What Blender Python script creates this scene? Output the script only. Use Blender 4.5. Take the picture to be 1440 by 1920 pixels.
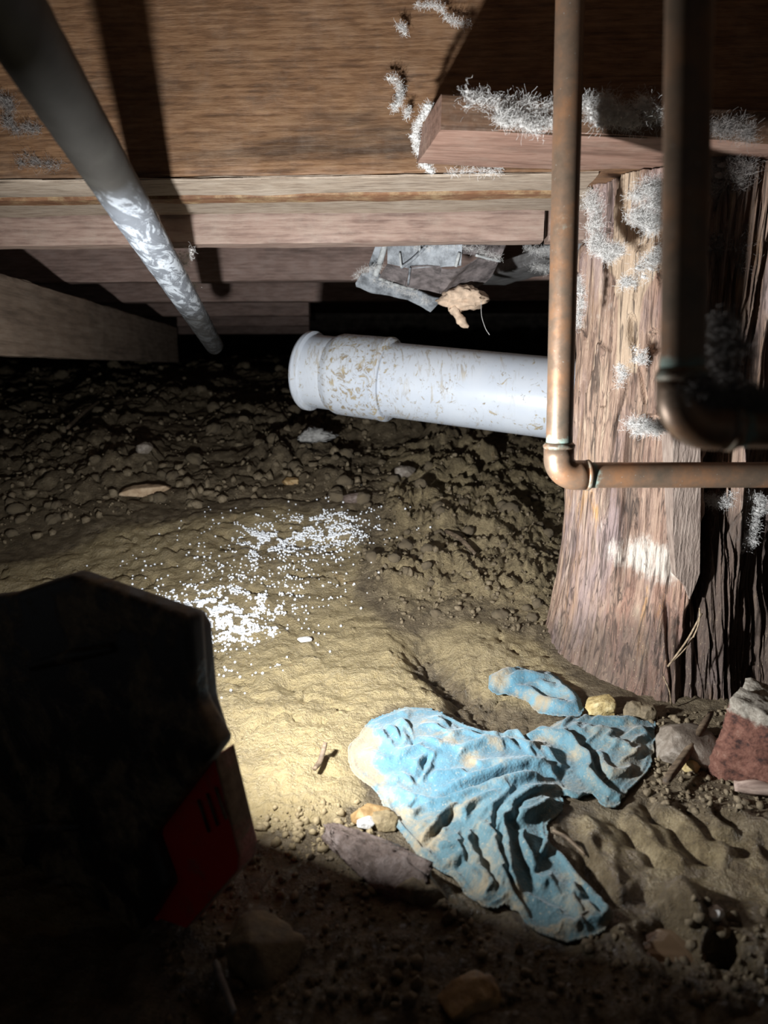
import bpy, bmesh, math, random
import numpy as np
from mathutils import Vector, Matrix

for o in list(bpy.data.objects):
    bpy.data.objects.remove(o)
SC = bpy.context.scene
COL = SC.collection

# ------------------------------------------------------------------ camera
F = 1350.0                       # focal length in pixels of the 1440x1920 frame
PITCH = math.radians(11.7)
CAM = np.array([0.0, 0.0, 0.35])
cd = bpy.data.cameras.new('camera')
cd.sensor_fit = 'VERTICAL'
cd.sensor_height = 36.0
cd.lens = 36.0 * F / 1920.0
cd.clip_start = 0.02
cd.dof.use_dof = True
cd.dof.focus_distance = 0.80
cd.dof.aperture_fstop = 7.5
cam = bpy.data.objects.new('camera', cd)
COL.objects.link(cam)
cam.location = CAM
cam.rotation_euler = (math.pi / 2 - PITCH, 0, 0)
SC.camera = cam

# ------------------------------------------------------------------ world and exposure
w = bpy.data.worlds.new('world')
SC.world = w
w.use_nodes = True
w.node_tree.nodes['Background'].inputs[0].default_value = (0.9, 0.95, 1.0, 1)
w.node_tree.nodes['Background'].inputs[1].default_value = 0.035  # even ambient fill, added to lift the shadows
SC.view_settings.view_transform = 'Standard'
SC.view_settings.look = 'None'
SC.view_settings.gamma = 1.0
SC.view_settings.use_curve_mapping = False
SC.view_settings.exposure = 0.0

# besides the ambient fill, the only light is the flood light standing in the mud (built below)
LAMP_POS = np.array([-0.132, 0.432, 0.172])
LAMP_DIR = np.array([0.47, 0.86, 0.30])
LAMP_POWER = 7.8
LAMP_SIZE = 0.026
LAMP_SPREAD = math.radians(178)

# ------------------------------------------------------------------ pixel <-> place helpers
FW = np.array([0, math.cos(PITCH), -math.sin(PITCH)])
UP = np.array([0, math.sin(PITCH), math.cos(PITCH)])
RT = np.array([1.0, 0, 0])

def ray(px, py):
    return FW + RT * ((px - 720) / F) + UP * ((960 - py) / F)

def P(px, py, Y):
    d = ray(px, py)
    return CAM + d * (Y / d[1])

def proj(X, Y, Z):
    x, y, z = X - CAM[0], Y - CAM[1], Z - CAM[2]
    dep = np.maximum(y * FW[1] + z * FW[2], 0.02)
    return 720 + F * x / dep, 960 - F * (y * UP[1] + z * UP[2]) / dep

# ------------------------------------------------------------------ numpy noise
def _h(i, j, seed):
    n = (i.astype(np.int64) * 374761393 + j.astype(np.int64) * 668265263 + seed * 1442695041) & 0xffffffff
    n = ((n ^ (n >> 13)) * 1274126177) & 0xffffffff
    n = ((n ^ (n >> 16)) * 2246822519) & 0xffffffff
    return ((n ^ (n >> 15)) & 0xffffff) / float(0xffffff)

def vn(x, y, seed=0):
    x = np.asarray(x, float); y = np.asarray(y, float)
    i = np.floor(x); j = np.floor(y)
    fx = x - i; fy = y - j
    fx = fx * fx * fx * (fx * (fx * 6 - 15) + 10); fy = fy * fy * fy * (fy * (fy * 6 - 15) + 10)
    a = _h(i, j, seed); b = _h(i + 1, j, seed); c = _h(i, j + 1, seed); d = _h(i + 1, j + 1, seed)
    return (a + (b - a) * fx + (c - a) * fy + (a - b - c + d) * fx * fy) * 2 - 1

def fbm(x, y, seed=0, octv=4, gain=0.5):
    s = 0; a = 1.0; t = 0
    for k in range(octv):
        s = s + a * vn(x, y, seed + k * 17); t += a
        x, y = (x * 1.6 + y * 1.2) + 3.1, (-x * 1.2 + y * 1.6) + 7.7
        a *= gain
    return s / t

def ridged(x, y, seed=0, octv=3):
    s = 0; a = 1.0; t = 0
    for k in range(octv):
        s = s + a * (1 - np.abs(vn(x, y, seed + k * 13))); t += a
        x, y = (x * 1.6 + y * 1.2) + 1.3, (-x * 1.2 + y * 1.6) + 5.1
        a *= 0.5
    return s / t

def worley(x, y, seed=0):
    x = np.asarray(x, float); y = np.asarray(y, float)
    i = np.floor(x); j = np.floor(y)
    d1 = np.full(x.shape, 9.0); d2 = np.full(x.shape, 9.0); idv = np.zeros(x.shape)
    for a in (-1, 0, 1):
        for b in (-1, 0, 1):
            ii, jj = i + a, j + b
            fx = ii + _h(ii, jj, seed); fy = jj + _h(ii, jj, seed + 91)
            d = np.hypot(x - fx, y - fy)
            r = _h(ii, jj, seed + 55)
            new = d < d1
            d2 = np.where(new, d1, np.minimum(d2, d))
            idv = np.where(new, r, idv)
            d1 = np.where(new, d, d1)
    return d1, d2, idv

def sstep(a, b, x):
    t = np.clip((np.asarray(x, float) - a) / (b - a), 0, 1)
    return t * t * (3 - 2 * t)

def seg_dist(px, py, pts, closed=False):
    """distance to a polyline and the position along it (0..1)"""
    pts = np.asarray(pts, float)
    if closed:
        pts = np.vstack([pts, pts[:1]])
    n = len(pts) - 1
    best = np.full(np.shape(px), 1e9); tt = np.zeros(np.shape(px)); bx = np.zeros(np.shape(px)); by = np.zeros(np.shape(px))
    for k in range(n):
        ax, ay = pts[k]; dx, dy = pts[k + 1] - pts[k]
        L = dx * dx + dy * dy + 1e-9
        t = np.clip(((px - ax) * dx + (py - ay) * dy) / L, 0, 1)
        qx = ax + t * dx; qy = ay + t * dy
        d = np.hypot(px - qx, py - qy)
        m = d < best
        best = np.where(m, d, best); tt = np.where(m, (k + t) / n, tt)
        bx = np.where(m, qx, bx); by = np.where(m, qy, by)
    return best, tt, bx, by

def inside(px, py, pts):
    pts = np.asarray(pts, float)
    c = np.zeros(np.shape(px), bool)
    j = len(pts) - 1
    for i in range(len(pts)):
        xi, yi = pts[i]; xj, yj = pts[j]
        if yi != yj:
            c ^= ((yi > py) != (yj > py)) & (px < (xj - xi) * (py - yi) / (yj - yi) + xi)
        j = i
    return c

def zone(px, py, pts, soft):
    d = seg_dist(px, py, pts, True)[0]
    s = np.where(inside(px, py, pts), d, -d)
    return sstep(-soft, soft, s)

def smooth_line(pts, n=6):
    """Catmull-Rom through the points"""
    p = np.asarray(pts, float)
    p = np.vstack([2 * p[0] - p[1], p, 2 * p[-1] - p[-2]])
    out = []
    for i in range(1, len(p) - 2):
        for k in range(n):
            t = k / n
            out.append(0.5 * ((2 * p[i]) + (-p[i - 1] + p[i + 1]) * t + (2 * p[i - 1] - 5 * p[i] + 4 * p[i + 1] - p[i + 2]) * t * t
                              + (-p[i - 1] + 3 * p[i] - 3 * p[i + 1] + p[i + 2]) * t ** 3))
    out.append(p[-2])
    return np.array(out)

# ------------------------------------------------------------------ object helpers
def tag(o, label=None, cat=None, group=None, kind=None):
    if label: o['label'] = label
    if cat: o['category'] = cat
    if group: o['group'] = group
    if kind: o['kind'] = kind
    return o

def link(name, me, mat, parent=None, smooth=True):
    o = bpy.data.objects.new(name, me)
    COL.objects.link(o)
    if mat: me.materials.append(mat)
    if parent: o.parent = parent
    if smooth and len(me.polygons):
        me.polygons.foreach_set('use_smooth', np.ones(len(me.polygons), bool))
    return o

def mesh_np(name, co, quads=None, tris=None):
    me = bpy.data.meshes.new(name)
    co = np.asarray(co, np.float32)
    q = np.zeros((0, 4), np.int32) if quads is None else np.asarray(quads, np.int32).reshape(-1, 4)
    t = np.zeros((0, 3), np.int32) if tris is None else np.asarray(tris, np.int32).reshape(-1, 3)
    me.vertices.add(len(co)); me.vertices.foreach_set('co', co.ravel())
    li = np.concatenate([q.ravel(), t.ravel()])
    me.loops.add(len(li)); me.loops.foreach_set('vertex_index', li)
    n = len(q) + len(t)
    me.polygons.add(n)
    st = np.concatenate([np.arange(len(q)) * 4, len(q) * 4 + np.arange(len(t)) * 3]).astype(np.int32)
    me.polygons.foreach_set('loop_start', st)
    me.update(calc_edges=True)
    me.validate()
    return me

def grid_quads(r, c, wrap=False):
    i = np.arange(r - 1)[:, None]; j = np.arange(c if wrap else c - 1)[None, :]
    j2 = (j + 1) % c
    return np.stack([i * c + j + 0 * i, i * c + j2 + 0 * i, (i + 1) * c + j2, (i + 1) * c + j], -1).reshape(-1, 4)

def attr(me, name, vals):
    a = me.attributes.new(name, 'FLOAT', 'POINT')
    a.data.foreach_set('value', np.asarray(vals, np.float32))

def empty(name, loc=(0, 0, 0)):
    o = bpy.data.objects.new(name, None)
    COL.objects.link(o); o.location = loc
    o.empty_display_size = 0.05
    return o

def frames(path):
    path = [Vector(p) for p in path]
    n = len(path); out = []
    up = None
    for i in range(n):
        t = (path[min(i + 1, n - 1)] - path[max(i - 1, 0)]).normalized()
        if up is None:
            up = Vector((0, 0, 1)) if abs(t.z) < 0.9 else Vector((1, 0, 0))
        s = t.cross(up).normalized(); up = s.cross(t).normalized()
        out.append((path[i], s, up))
    return out

def sweep(path, radii, seg=32, caps=True, jitter=None):
    """tube co/quads/tris"""
    fr = frames(path)
    if np.isscalar(radii): radii = [radii] * len(path)
    co = []
    a = np.linspace(0, 2 * math.pi, seg, endpoint=False)
    for k, (p, s, u) in enumerate(fr):
        r = radii[k]
        ca, sa = np.cos(a) * r, np.sin(a) * r
        if jitter is not None:
            m = 1 + jitter(k, a); ca, sa = ca * m, sa * m
        co.append(np.array(p)[None] + ca[:, None] * np.array(s)[None] + sa[:, None] * np.array(u)[None])
    co = np.concatenate(co)
    q = grid_quads(len(path), seg, True)
    t = []
    if caps:
        n = len(co)
        co = np.vstack([co, np.array(path[0], float)[None], np.array(path[-1], float)[None]])
        base = (len(path) - 1) * seg
        for j in range(seg):
            t.append((n, (j + 1) % seg, j)); t.append((n + 1, base + j, base + (j + 1) % seg))
    return co, q, t

def tube(name, path, radii, mat, parent=None, seg=32, caps=True, jitter=None):
    co, q, t = sweep(path, radii, seg, caps, jitter)
    return link(name, mesh_np(name, co, q, t if t else None), mat, parent)

def join_parts(parts):
    co = []; q = []; t = []; n = 0
    for c, a, b in parts:
        co.append(np.asarray(c, float))
        if a is not None and len(a): q.append(np.asarray(a) + n)
        if b is not None and len(b): t.append(np.asarray(b) + n)
        n += len(c)
    return np.vstack(co), (np.vstack(q) if q else None), (np.vstack(t) if t else None)

_ico = {}
def ico(level):
    if level not in _ico:
        bm = bmesh.new(); bmesh.ops.create_icosphere(bm, subdivisions=level, radius=1)
        bm.verts.ensure_lookup_table()
        _ico[level] = (np.array([v.co[:] for v in bm.verts]), np.array([[v.index for v in f.verts] for f in bm.faces]))
        bm.free()
    return _ico[level]

def lump(size, seed, rough=0.25, fine=0.06, level=3, blocky=0.0, facets=0):
    """stone-like lump, size = half extents"""
    v, f = ico(level)
    v = v.copy()
    if blocky:
        m = np.max(np.abs(v), axis=1, keepdims=True)
        v = v * (1 - blocky) + (v / m) * blocky
    n = fbm(v[:, 0] * 1.3 + v[:, 2] * 0.9 + seed * 3.3, v[:, 1] * 1.3 - v[:, 2] * 1.1 + seed * 1.7, seed, 3)
    n2 = fbm(v[:, 0] * 5 + v[:, 2] * 4 + seed, v[:, 1] * 5 - v[:, 2] * 4.3, seed + 5, 3)
    v = v * (1 + rough * n + fine * n2)[:, None]
    if facets:
        r3 = np.random.RandomState(seed * 7 + 1)
        for _ in range(facets):
            n_ = r3.normal(size=3); n_ /= np.linalg.norm(n_)
            lim = r3.uniform(0.62, 0.88)
            ex = np.maximum(v @ n_ - lim, 0)
            v = v - ex[:, None] * n_[None] * 0.92
    n3 = fbm(v[:, 0] * 11 + v[:, 2] * 9 + seed, v[:, 1] * 11 - v[:, 2] * 9.3, seed + 9, 2)
    v = v * (1 + 0.35 * fine * n3)[:, None]
    return v * np.asarray(size)[None], f

def rot_xyz(co, rx=0, ry=0, rz=0):
    m = np.array((Matrix.Rotation(rz, 3, 'Z') @ Matrix.Rotation(ry, 3, 'Y') @ Matrix.Rotation(rx, 3, 'X')))
    return co @ m.T

def rough_box(L, T, H, seed, amp=0.0015, nx=80, bev=0.003, warp=0.0):
    """board: x 0..L, y 0..T, z 0..H, bevelled rounded section swept along x with uneven faces"""
    b = bev
    prof = []
    def side(p0, p1, n):
        for k in range(n):
            prof.append((p0[0] + (p1[0] - p0[0]) * k / n, p0[1] + (p1[1] - p0[1]) * k / n))
    nT = max(3, int(T / 0.012)); nH = max(4, int(H / 0.012))
    side((b, 0), (T - b, 0), nT); side((T - b, 0), (T, b), 2); side((T, b), (T, H - b), nH); side((T, H - b), (T - b, H), 2)
    side((T - b, H), (b, H), nT); side((b, H), (0, H - b), 2); side((0, H - b), (0, b), nH); side((0, b), (b, 0), 2)
    prof = np.array(prof); m = len(prof)
    xs = np.linspace(0, L, nx)
    X = np.repeat(xs, m); Yv = np.tile(prof[:, 0], nx); Z = np.tile(prof[:, 1], nx)
    k = np.tile(np.arange(m), nx) * 0.37
    d = fbm(X * 9 + seed, k + seed * 2.1, seed, 3) * amp
    d2 = fbm(X * 30 + seed, k * 2 + seed * 1.1, seed + 3, 2) * amp * 0.5
    cy, cz = T / 2, H / 2
    ny = np.where((Yv < b * 1.1), -1, np.where(Yv > T - b * 1.1, 1, 0)); nz = np.where((Z < b * 1.1), -1, np.where(Z > H - b * 1.1, 1, 0))
    Yv = Yv + ny * (d + d2); Z = Z + nz * (d + d2) + warp * np.sin(X / L * math.pi)
    co = np.stack([X, Yv, Z], 1)
    q = grid_quads(nx, m, True)
    n = len(co)
    co = np.vstack([co, [[0, cy, cz]], [[L, cy, cz]]])
    t = []
    base = (nx - 1) * m
    for j in range(m):
        t.append((n, (j + 1) % m, j)); t.append((n + 1, base + j, base + (j + 1) % m))
    return co, q, t

def board(name, A, B, T, H, mat, seed, up=(0, 0, 1), parent=None, **kw):
    """board from A to B (bottom front edge), thickness T away from viewer, height H"""
    A = Vector(A); B = Vector(B)
    x = (B - A).normalized(); z = Vector(up); y = z.cross(x).normalized(); z = x.cross(y)
    co, q, t = rough_box((B - A).length, T, H, seed, **kw)
    o = link(name, mesh_np(name, co, q, t), mat, parent)
    m = Matrix((x, y, z)).transposed().to_4x4(); m.translation = A
    if parent: o.matrix_parent_inverse = Matrix.Identity(4)
    o.matrix_world = m
    # crisp board edges
    o.data.polygons.foreach_set('use_smooth', np.ones(len(o.data.polygons), bool))
    o.data.set_sharp_from_angle(angle=math.radians(35))
    return o

# ------------------------------------------------------------------ materials
class NT:
    def __init__(s, name):
        s.m = bpy.data.materials.new(name); s.m.use_nodes = True
        s.t = s.m.node_tree; s.t.nodes.clear()
        s.out = s.n('ShaderNodeOutputMaterial'); s.b = s.n('ShaderNodeBsdfPrincipled')
        s.l(s.b.outputs[0], s.out.inputs[0])
    def n(s, k, **kw):
        x = s.t.nodes.new(k)
        for a, v in kw.items(): setattr(x, a, v)
        return x
    def l(s, a, b): s.t.links.new(a, b)
    def setin(s, sock, v):
        if hasattr(v, 'is_output') or isinstance(v, bpy.types.NodeSocket): s.l(v, sock)
        else: sock.default_value = v
    def coords(s, scale=(1, 1, 1), kind='Object', rot=(0, 0, 0), loc=(0, 0, 0)):
        c = s.n('ShaderNodeTexCoord'); m = s.n('ShaderNodeMapping')
        m.inputs['Scale'].default_value = scale; m.inputs['Rotation'].default_value = rot; m.inputs['Location'].default_value = loc
        s.l(c.outputs[kind], m.inputs[0]); return m.outputs[0]
    def noise(s, vec, scale, detail=6, rough=0.6, dist=0.0):
        x = s.n('ShaderNodeTexNoise'); s.l(vec, x.inputs['Vector'])
        x.inputs['Scale'].default_value = scale; x.inputs['Detail'].default_value = detail
        x.inputs['Roughness'].default_value = rough; x.inputs['Distortion'].default_value = dist
        return x.outputs[0]
    def wave(s, vec, scale, dist=2, detail=2, dscale=1.0, direction='Z', rough=0.5):
        x = s.n('ShaderNodeTexWave', bands_direction=direction); s.l(vec, x.inputs['Vector'])
        x.inputs['Scale'].default_value = scale; x.inputs['Distortion'].default_value = dist
        x.inputs['Detail'].default_value = detail; x.inputs['Detail Scale'].default_value = dscale; x.inputs['Detail Roughness'].default_value = rough
        return x.outputs[1]
    def vor(s, vec, scale, feature='F1', rnd=1.0):
        x = s.n('ShaderNodeTexVoronoi', feature=feature); s.l(vec, x.inputs['Vector']); x.inputs['Scale'].default_value = scale
        x.inputs['Randomness'].default_value = rnd
        return x.outputs['Distance']
    def ramp(s, fac, stops, interp='LINEAR'):
        x = s.n('ShaderNodeValToRGB'); x.color_ramp.interpolation = interp
        e = x.color_ramp.elements
        while len(e) > 1: e.remove(e[-1])
        e[0].position = stops[0][0]; e[0].color = (*stops[0][1], 1) if len(stops[0][1]) == 3 else stops[0][1]
        for p, c in stops[1:]:
            k = e.new(p); k.color = (*c, 1)
        s.l(fac, x.inputs[0]); return x.outputs[0]
    def bw(s, fac, a, b):
        x = s.n('ShaderNodeMapRange'); x.interpolation_type = 'SMOOTHSTEP'
        s.l(fac, x.inputs[0]); x.inputs[1].default_value = a; x.inputs[2].default_value = b
        return x.outputs[0]
    def rng(s, fac, a, b, c, d):
        x = s.n('ShaderNodeMapRange'); s.l(fac, x.inputs[0])
        for k, v in enumerate((a, b, c, d)): x.inputs[k + 1].default_value = v
        return x.outputs[0]
    def mix(s, fac, a, b, mode='MIX'):
        x = s.n('ShaderNodeMix', data_type='RGBA', blend_type=mode)
        s.setin(x.inputs[0], fac)
        for sock, v in ((x.inputs[6], a), (x.inputs[7], b)):
            if isinstance(v, tuple): sock.default_value = (*v[:3], 1)
            else: s.l(v, sock)
        return x.outputs[2]
    def math(s, op, a, b=0.0):
        x = s.n('ShaderNodeMath', operation=op); s.setin(x.inputs[0], a); s.setin(x.inputs[1], b); return x.outputs[0]
    def at(s, name):
        x = s.n('ShaderNodeAttribute'); x.attribute_name = name; return x.outputs['Fac']
    def bump(s, h, strength=0.5, dist=0.002, normal=None):
        x = s.n('ShaderNodeBump'); s.l(h, x.inputs['Height']); x.inputs['Strength'].default_value = strength; x.inputs['Distance'].default_value = dist
        if normal is not None: s.l(normal, x.inputs['Normal'])
        return x.outputs[0]
    def done(s, col=None, rough=None, metal=None, normal=None, spec=None):
        b = s.b.inputs
        if col is not None: s.setin(b['Base Color'], (*col, 1) if isinstance(col, tuple) else col)
        if rough is not None: s.setin(b['Roughness'], rough)
        if metal is not None: s.setin(b['Metallic'], metal)
        if spec is not None: s.setin(b['Specular IOR Level'], spec)
        if normal is not None: s.l(normal, b['Normal'])
        return s.m

def wood(name, dark, mid, light, band=55.0, seed=0.0, dusty=0.0, dust=(0.42, 0.36, 0.29), bump=0.3, stain=(0.02, 0.013, 0.009), stain_amt=0.7, stain_lo=0.56, wavy=0.012):
    """grain runs along local x"""
    k = NT(name)
    v = k.coords((0.55, 1, 1), loc=(seed, seed * 1.7, seed * 0.6))
    warp = k.noise(k.coords((0.8, 3, 3), loc=(seed, 0, seed)), 3.0, 3)
    vv = k.n('ShaderNodeVectorMath', operation='MULTIPLY_ADD')
    k.l(warp, vv.inputs[0]); vv.inputs[1].default_value = (wavy, wavy, wavy); k.l(v, vv.inputs[2])
    g = k.wave(vv.outputs[0], band, 1.2, 3, 2.0, 'DIAGONAL' if band < 20 else 'Z')
    fine = k.noise(k.coords((4, 160, 160), loc=(seed, 0, 0)), 2.2, 5, 0.7)
    big = k.noise(k.coords((1.0, 7, 7), loc=(seed * 2, 0, seed)), 2.0, 5, 0.6, 0.6)
    vg = k.n('ShaderNodeVectorMath', operation='MULTIPLY'); k.l(vv.outputs[0], vg.inputs[0]); vg.inputs[1].default_value = (0.9, 2.6, 2.6)
    lines = k.noise(vg.outputs[0], band * 1.15, 3, 0.62, 0.15)
    g = k.math('ADD', k.math('MULTIPLY', g, 0.22), k.math('MULTIPLY', k.bw(lines, 0.30, 0.70), 0.78))
    fac = k.math('ADD', k.math('MULTIPLY', g, 0.34), k.math('MULTIPLY', fine, 0.55))
    fac = k.math('ADD', fac, k.math('MULTIPLY', k.math('SUBTRACT', big, 0.5), 0.55))
    col = k.ramp(fac, [(0.18, dark), (0.46, mid), (0.78, light)])
    st = k.bw(k.noise(k.coords((0.7, 9, 9), loc=(seed * 3 + 4, 1, 0)), 1.6, 6, 0.65, 0.5), stain_lo, stain_lo + 0.16)
    col = k.mix(k.math('MULTIPLY', st, stain_amt), col, stain)
    if dusty:
        dn = k.bw(k.noise(k.coords((1, 1, 1), loc=(seed, 3, 2)), 26, 8, 0.75), 0.42, 0.72)
        col = k.mix(k.math('MULTIPLY', dn, dusty), col, dust)
    h = k.math('ADD', g, k.math('MULTIPLY', fine, 1.3))
    return k.done(col, k.rng(fine, 0, 1, 0.5, 0.8), normal=k.bump(h, bump, 0.0016), spec=0.3)

M = {}
M['beam'] = wood('beam_wood', (0.06, 0.029, 0.014), (0.165, 0.085, 0.041), (0.26, 0.15, 0.078), band=60, seed=0.3, dusty=0.10, stain_lo=0.49, wavy=0.008)
M['board_pale'] = wood('pale_wood', (0.17, 0.125, 0.09), (0.33, 0.26, 0.195), (0.44, 0.37, 0.30), band=60, seed=1.7, dusty=0.35, stain_amt=0.3)
M['board_pink'] = wood('pink_wood', (0.16, 0.10, 0.08), (0.32, 0.22, 0.175), (0.42, 0.32, 0.26), band=36, wavy=0.03, seed=2.9, dusty=0.35, stain_amt=0.35)
M['strip'] = wood('strip_wood', (0.08, 0.035, 0.017), (0.17, 0.08, 0.04), (0.30, 0.17, 0.085), band=60, seed=3.7, dusty=0.55, dust=(0.50, 0.39, 0.21), stain_amt=0.3)
M['joist'] = wood('joist_wood', (0.20, 0.13, 0.105), (0.37, 0.25, 0.205), (0.50, 0.37, 0.32), band=45, seed=5.1, dusty=0.3, dust=(0.3, 0.25, 0.22))
M['girder'] = wood('girder_wood', (0.17, 0.125, 0.09), (0.30, 0.22, 0.16), (0.42, 0.33, 0.25), band=24, seed=6.2, dusty=0.3, dust=(0.24, 0.2, 0.16))
M['shim'] = wood('shim_wood', (0.09, 0.048, 0.033), (0.20, 0.115, 0.083), (0.29, 0.18, 0.135), band=40, seed=8.4, dusty=0.15, stain_amt=0.35)
M['shim_side'] = wood('shim_side_wood', (0.05, 0.026, 0.016), (0.13, 0.07, 0.04), (0.26, 0.15, 0.09), band=25, seed=18.4, dusty=0.2)
M['grey_wood'] = wood('dusty_grey_wood', (0.14, 0.13, 0.125), (0.26, 0.25, 0.24), (0.38, 0.37, 0.36), band=16, seed=9.4, dusty=0.6, dust=(0.45, 0.45, 0.45), stain_amt=0.3)
M['plank'] = wood('subfloor_wood', (0.07, 0.04, 0.025), (0.15, 0.09, 0.055), (0.22, 0.14, 0.09), band=20, seed=11.0)

def m_ground():
    k = NT('wet_clay_soil')
    v = k.coords()
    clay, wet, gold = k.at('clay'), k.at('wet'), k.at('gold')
    n1 = k.noise(v, 9, 8, 0.65); n2 = k.noise(v, 60, 8, 0.7); n3 = k.noise(v, 300, 4, 0.7)
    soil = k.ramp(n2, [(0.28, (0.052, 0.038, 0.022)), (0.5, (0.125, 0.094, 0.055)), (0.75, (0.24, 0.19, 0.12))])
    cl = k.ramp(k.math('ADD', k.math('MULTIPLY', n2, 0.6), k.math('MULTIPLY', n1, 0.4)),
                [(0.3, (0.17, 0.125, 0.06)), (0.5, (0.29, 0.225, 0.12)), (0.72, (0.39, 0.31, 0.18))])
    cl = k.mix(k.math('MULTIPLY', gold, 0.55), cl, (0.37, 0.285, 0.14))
    rust = k.bw(k.noise(v, 22, 6, 0.7, 0.8), 0.60, 0.74)
    cl = k.mix(k.math('MULTIPLY', rust, 0.35), cl, (0.40, 0.20, 0.05))
    grey = k.bw(k.noise(v, 14, 7, 0.7, 0.4), 0.54, 0.70)
    cl = k.mix(k.math('MULTIPLY', grey, 0.45), cl, (0.13, 0.10, 0.058))
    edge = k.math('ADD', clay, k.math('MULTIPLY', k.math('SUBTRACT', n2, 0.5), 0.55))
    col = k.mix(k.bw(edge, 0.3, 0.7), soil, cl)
    grit = k.bw(n3, 0.68, 0.76)
    col = k.mix(k.math('MULTIPLY', grit, 0.30), col, (0.45, 0.40, 0.30))
    pit_ = k.bw(k.noise(v, 170, 6, 0.75, 0.6), 0.40, 0.30)
    col = k.mix(k.math('MULTIPLY', pit_, 0.55), col, (0.05, 0.036, 0.02))
    r = k.math('SUBTRACT', k.rng(k.math('ADD', n2, k.math('MULTIPLY', n3, 0.5)), 0.4, 1.1, 0.38, 0.70), k.math('MULTIPLY', wet, 0.42))
    fine = k.noise(k.coords((40, 110, 90)), 2.0, 6, 0.7, 0.4)
    h = k.math('ADD', k.math('MULTIPLY', n2, 0.8), k.math('ADD', k.math('MULTIPLY', n3, 0.7), k.math('MULTIPLY', fine, 0.3)))
    return k.done(col, r, normal=k.bump(h, 0.9, 0.007), spec=k.rng(wet, 0, 1, 0.3, 0.7))
M['ground'] = m_ground()

def m_soil(name, a, b, c, scale=120, rough=0.75, bump=0.6):
    k = NT(name); v = k.coords()
    n = k.noise(v, scale, 7, 0.7); n2 = k.noise(v, scale * 0.2, 4)
    col = k.ramp(k.math('ADD', k.math('MULTIPLY', n, 0.7), k.math('MULTIPLY', n2, 0.3)), [(0.34, a), (0.5, b), (0.68, c)])
    return k.done(col, k.rng(n, 0.3, 0.7, rough - 0.2, rough + 0.1), normal=k.bump(n, bump, 0.004), spec=0.4)
M['clod'] = m_soil('soil_clod', (0.06, 0.045, 0.027), (0.145, 0.11, 0.065), (0.27, 0.215, 0.14))
M['clay_clod'] = m_soil('clay_clod', (0.13, 0.095, 0.05), (0.25, 0.19, 0.10), (0.38, 0.30, 0.17))
M['yellow_stone'] = m_soil('yellow_stone', (0.25, 0.17, 0.06), (0.45, 0.34, 0.15), (0.62, 0.52, 0.30), 150)
M['mauve_stone'] = m_soil('mauve_stone', (0.055, 0.038, 0.030), (0.15, 0.11, 0.09), (0.29, 0.235, 0.21), 90, 0.45, 1.0)
M['grey_stone'] = m_soil('grey_stone', (0.10, 0.08, 0.06), (0.20, 0.165, 0.13), (0.34, 0.30, 0.25), 90, 0.5)
M['orange_stone'] = m_soil('orange_stone', (0.16, 0.09, 0.035), (0.30, 0.19, 0.08), (0.42, 0.31, 0.16), 90, 0.5)
M['white_stone'] = m_soil('white_stone', (0.5, 0.48, 0.44), (0.72, 0.70, 0.66), (0.82, 0.81, 0.78), 200, 0.5)
M['tan_wood'] = m_soil('tan_chip', (0.22, 0.14, 0.08), (0.40, 0.28, 0.17), (0.55, 0.42, 0.28), 90, 0.8)
M['dark_twig'] = wood('twig_wood', (0.035, 0.024, 0.016), (0.11, 0.078, 0.05), (0.27, 0.2, 0.13), band=60, seed=4.4)
M['straw'] = wood('splinter_wood', (0.10, 0.07, 0.04), (0.26, 0.19, 0.12), (0.45, 0.36, 0.25), band=60, seed=5.4)
M['pink_wood'] = wood('pink_chip_wood', (0.22, 0.15, 0.12), (0.42, 0.31, 0.25), (0.56, 0.45, 0.38), band=30, seed=7.7)

def m_brick():
    k = NT('old_brick'); v = k.coords()
    n = k.noise(v, 90, 8, 0.7); n2 = k.noise(v, 300, 5, 0.7)
    top = k.at('mortar')
    col = k.ramp(n, [(0.36, (0.035, 0.018, 0.015)), (0.48, (0.13, 0.055, 0.038)), (0.58, (0.18, 0.085, 0.06)), (0.7, (0.28, 0.17, 0.125))])
    mo = k.ramp(n2, [(0.3, (0.10, 0.085, 0.065)), (0.5, (0.24, 0.21, 0.17)), (0.7, (0.40, 0.37, 0.31))])
    col = k.mix(k.bw(k.math('ADD', top, k.math('MULTIPLY', k.math('SUBTRACT', n, 0.5), 2.2)), 0.3, 0.75), col, mo)
    return k.done(col, 0.85, normal=k.bump(k.math('ADD', n, n2), 0.6, 0.003), spec=0.25)
M['brick'] = m_brick()

def m_pvc():
    k = NT('white_pvc'); v = k.coords()
    base = k.mix(k.bw(k.noise(v, 7, 4), 0.3, 0.7), (0.48, 0.52, 0.58), (0.56, 0.59, 0.63))
    streak = k.noise(k.coords((90, 22, 22)), 1.0, 6, 0.7, 1.5)
    reg = k.noise(v, 12, 3, 0.5)
    sm = k.math('MULTIPLY', k.bw(streak, 0.53, 0.62), k.bw(reg, 0.42, 0.58))
    mud = k.at('mud')
    spl = k.bw(k.math('ADD', k.noise(k.coords((60, 60, 60)), 1.0, 8, 0.75, 1.6), k.math('MULTIPLY', mud, 0.11)), 0.60, 0.66)
    ring = k.bw(k.noise(v, 130, 3), 0.55, 0.62)
    a = k.math('MAXIMUM', k.math('MULTIPLY', sm, 0.55), k.math('MULTIPLY', spl, 0.85))
    mc = k.ramp(k.noise(v, 60, 4), [(0.35, (0.20, 0.13, 0.04)), (0.65, (0.40, 0.31, 0.15))])
    col = k.mix(a, base, mc)
    return k.done(col, k.math('ADD', k.math('MULTIPLY', a, 0.4), 0.32), normal=k.bump(a, 0.4, 0.001), spec=0.4)
M['pvc'] = m_pvc()

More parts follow.
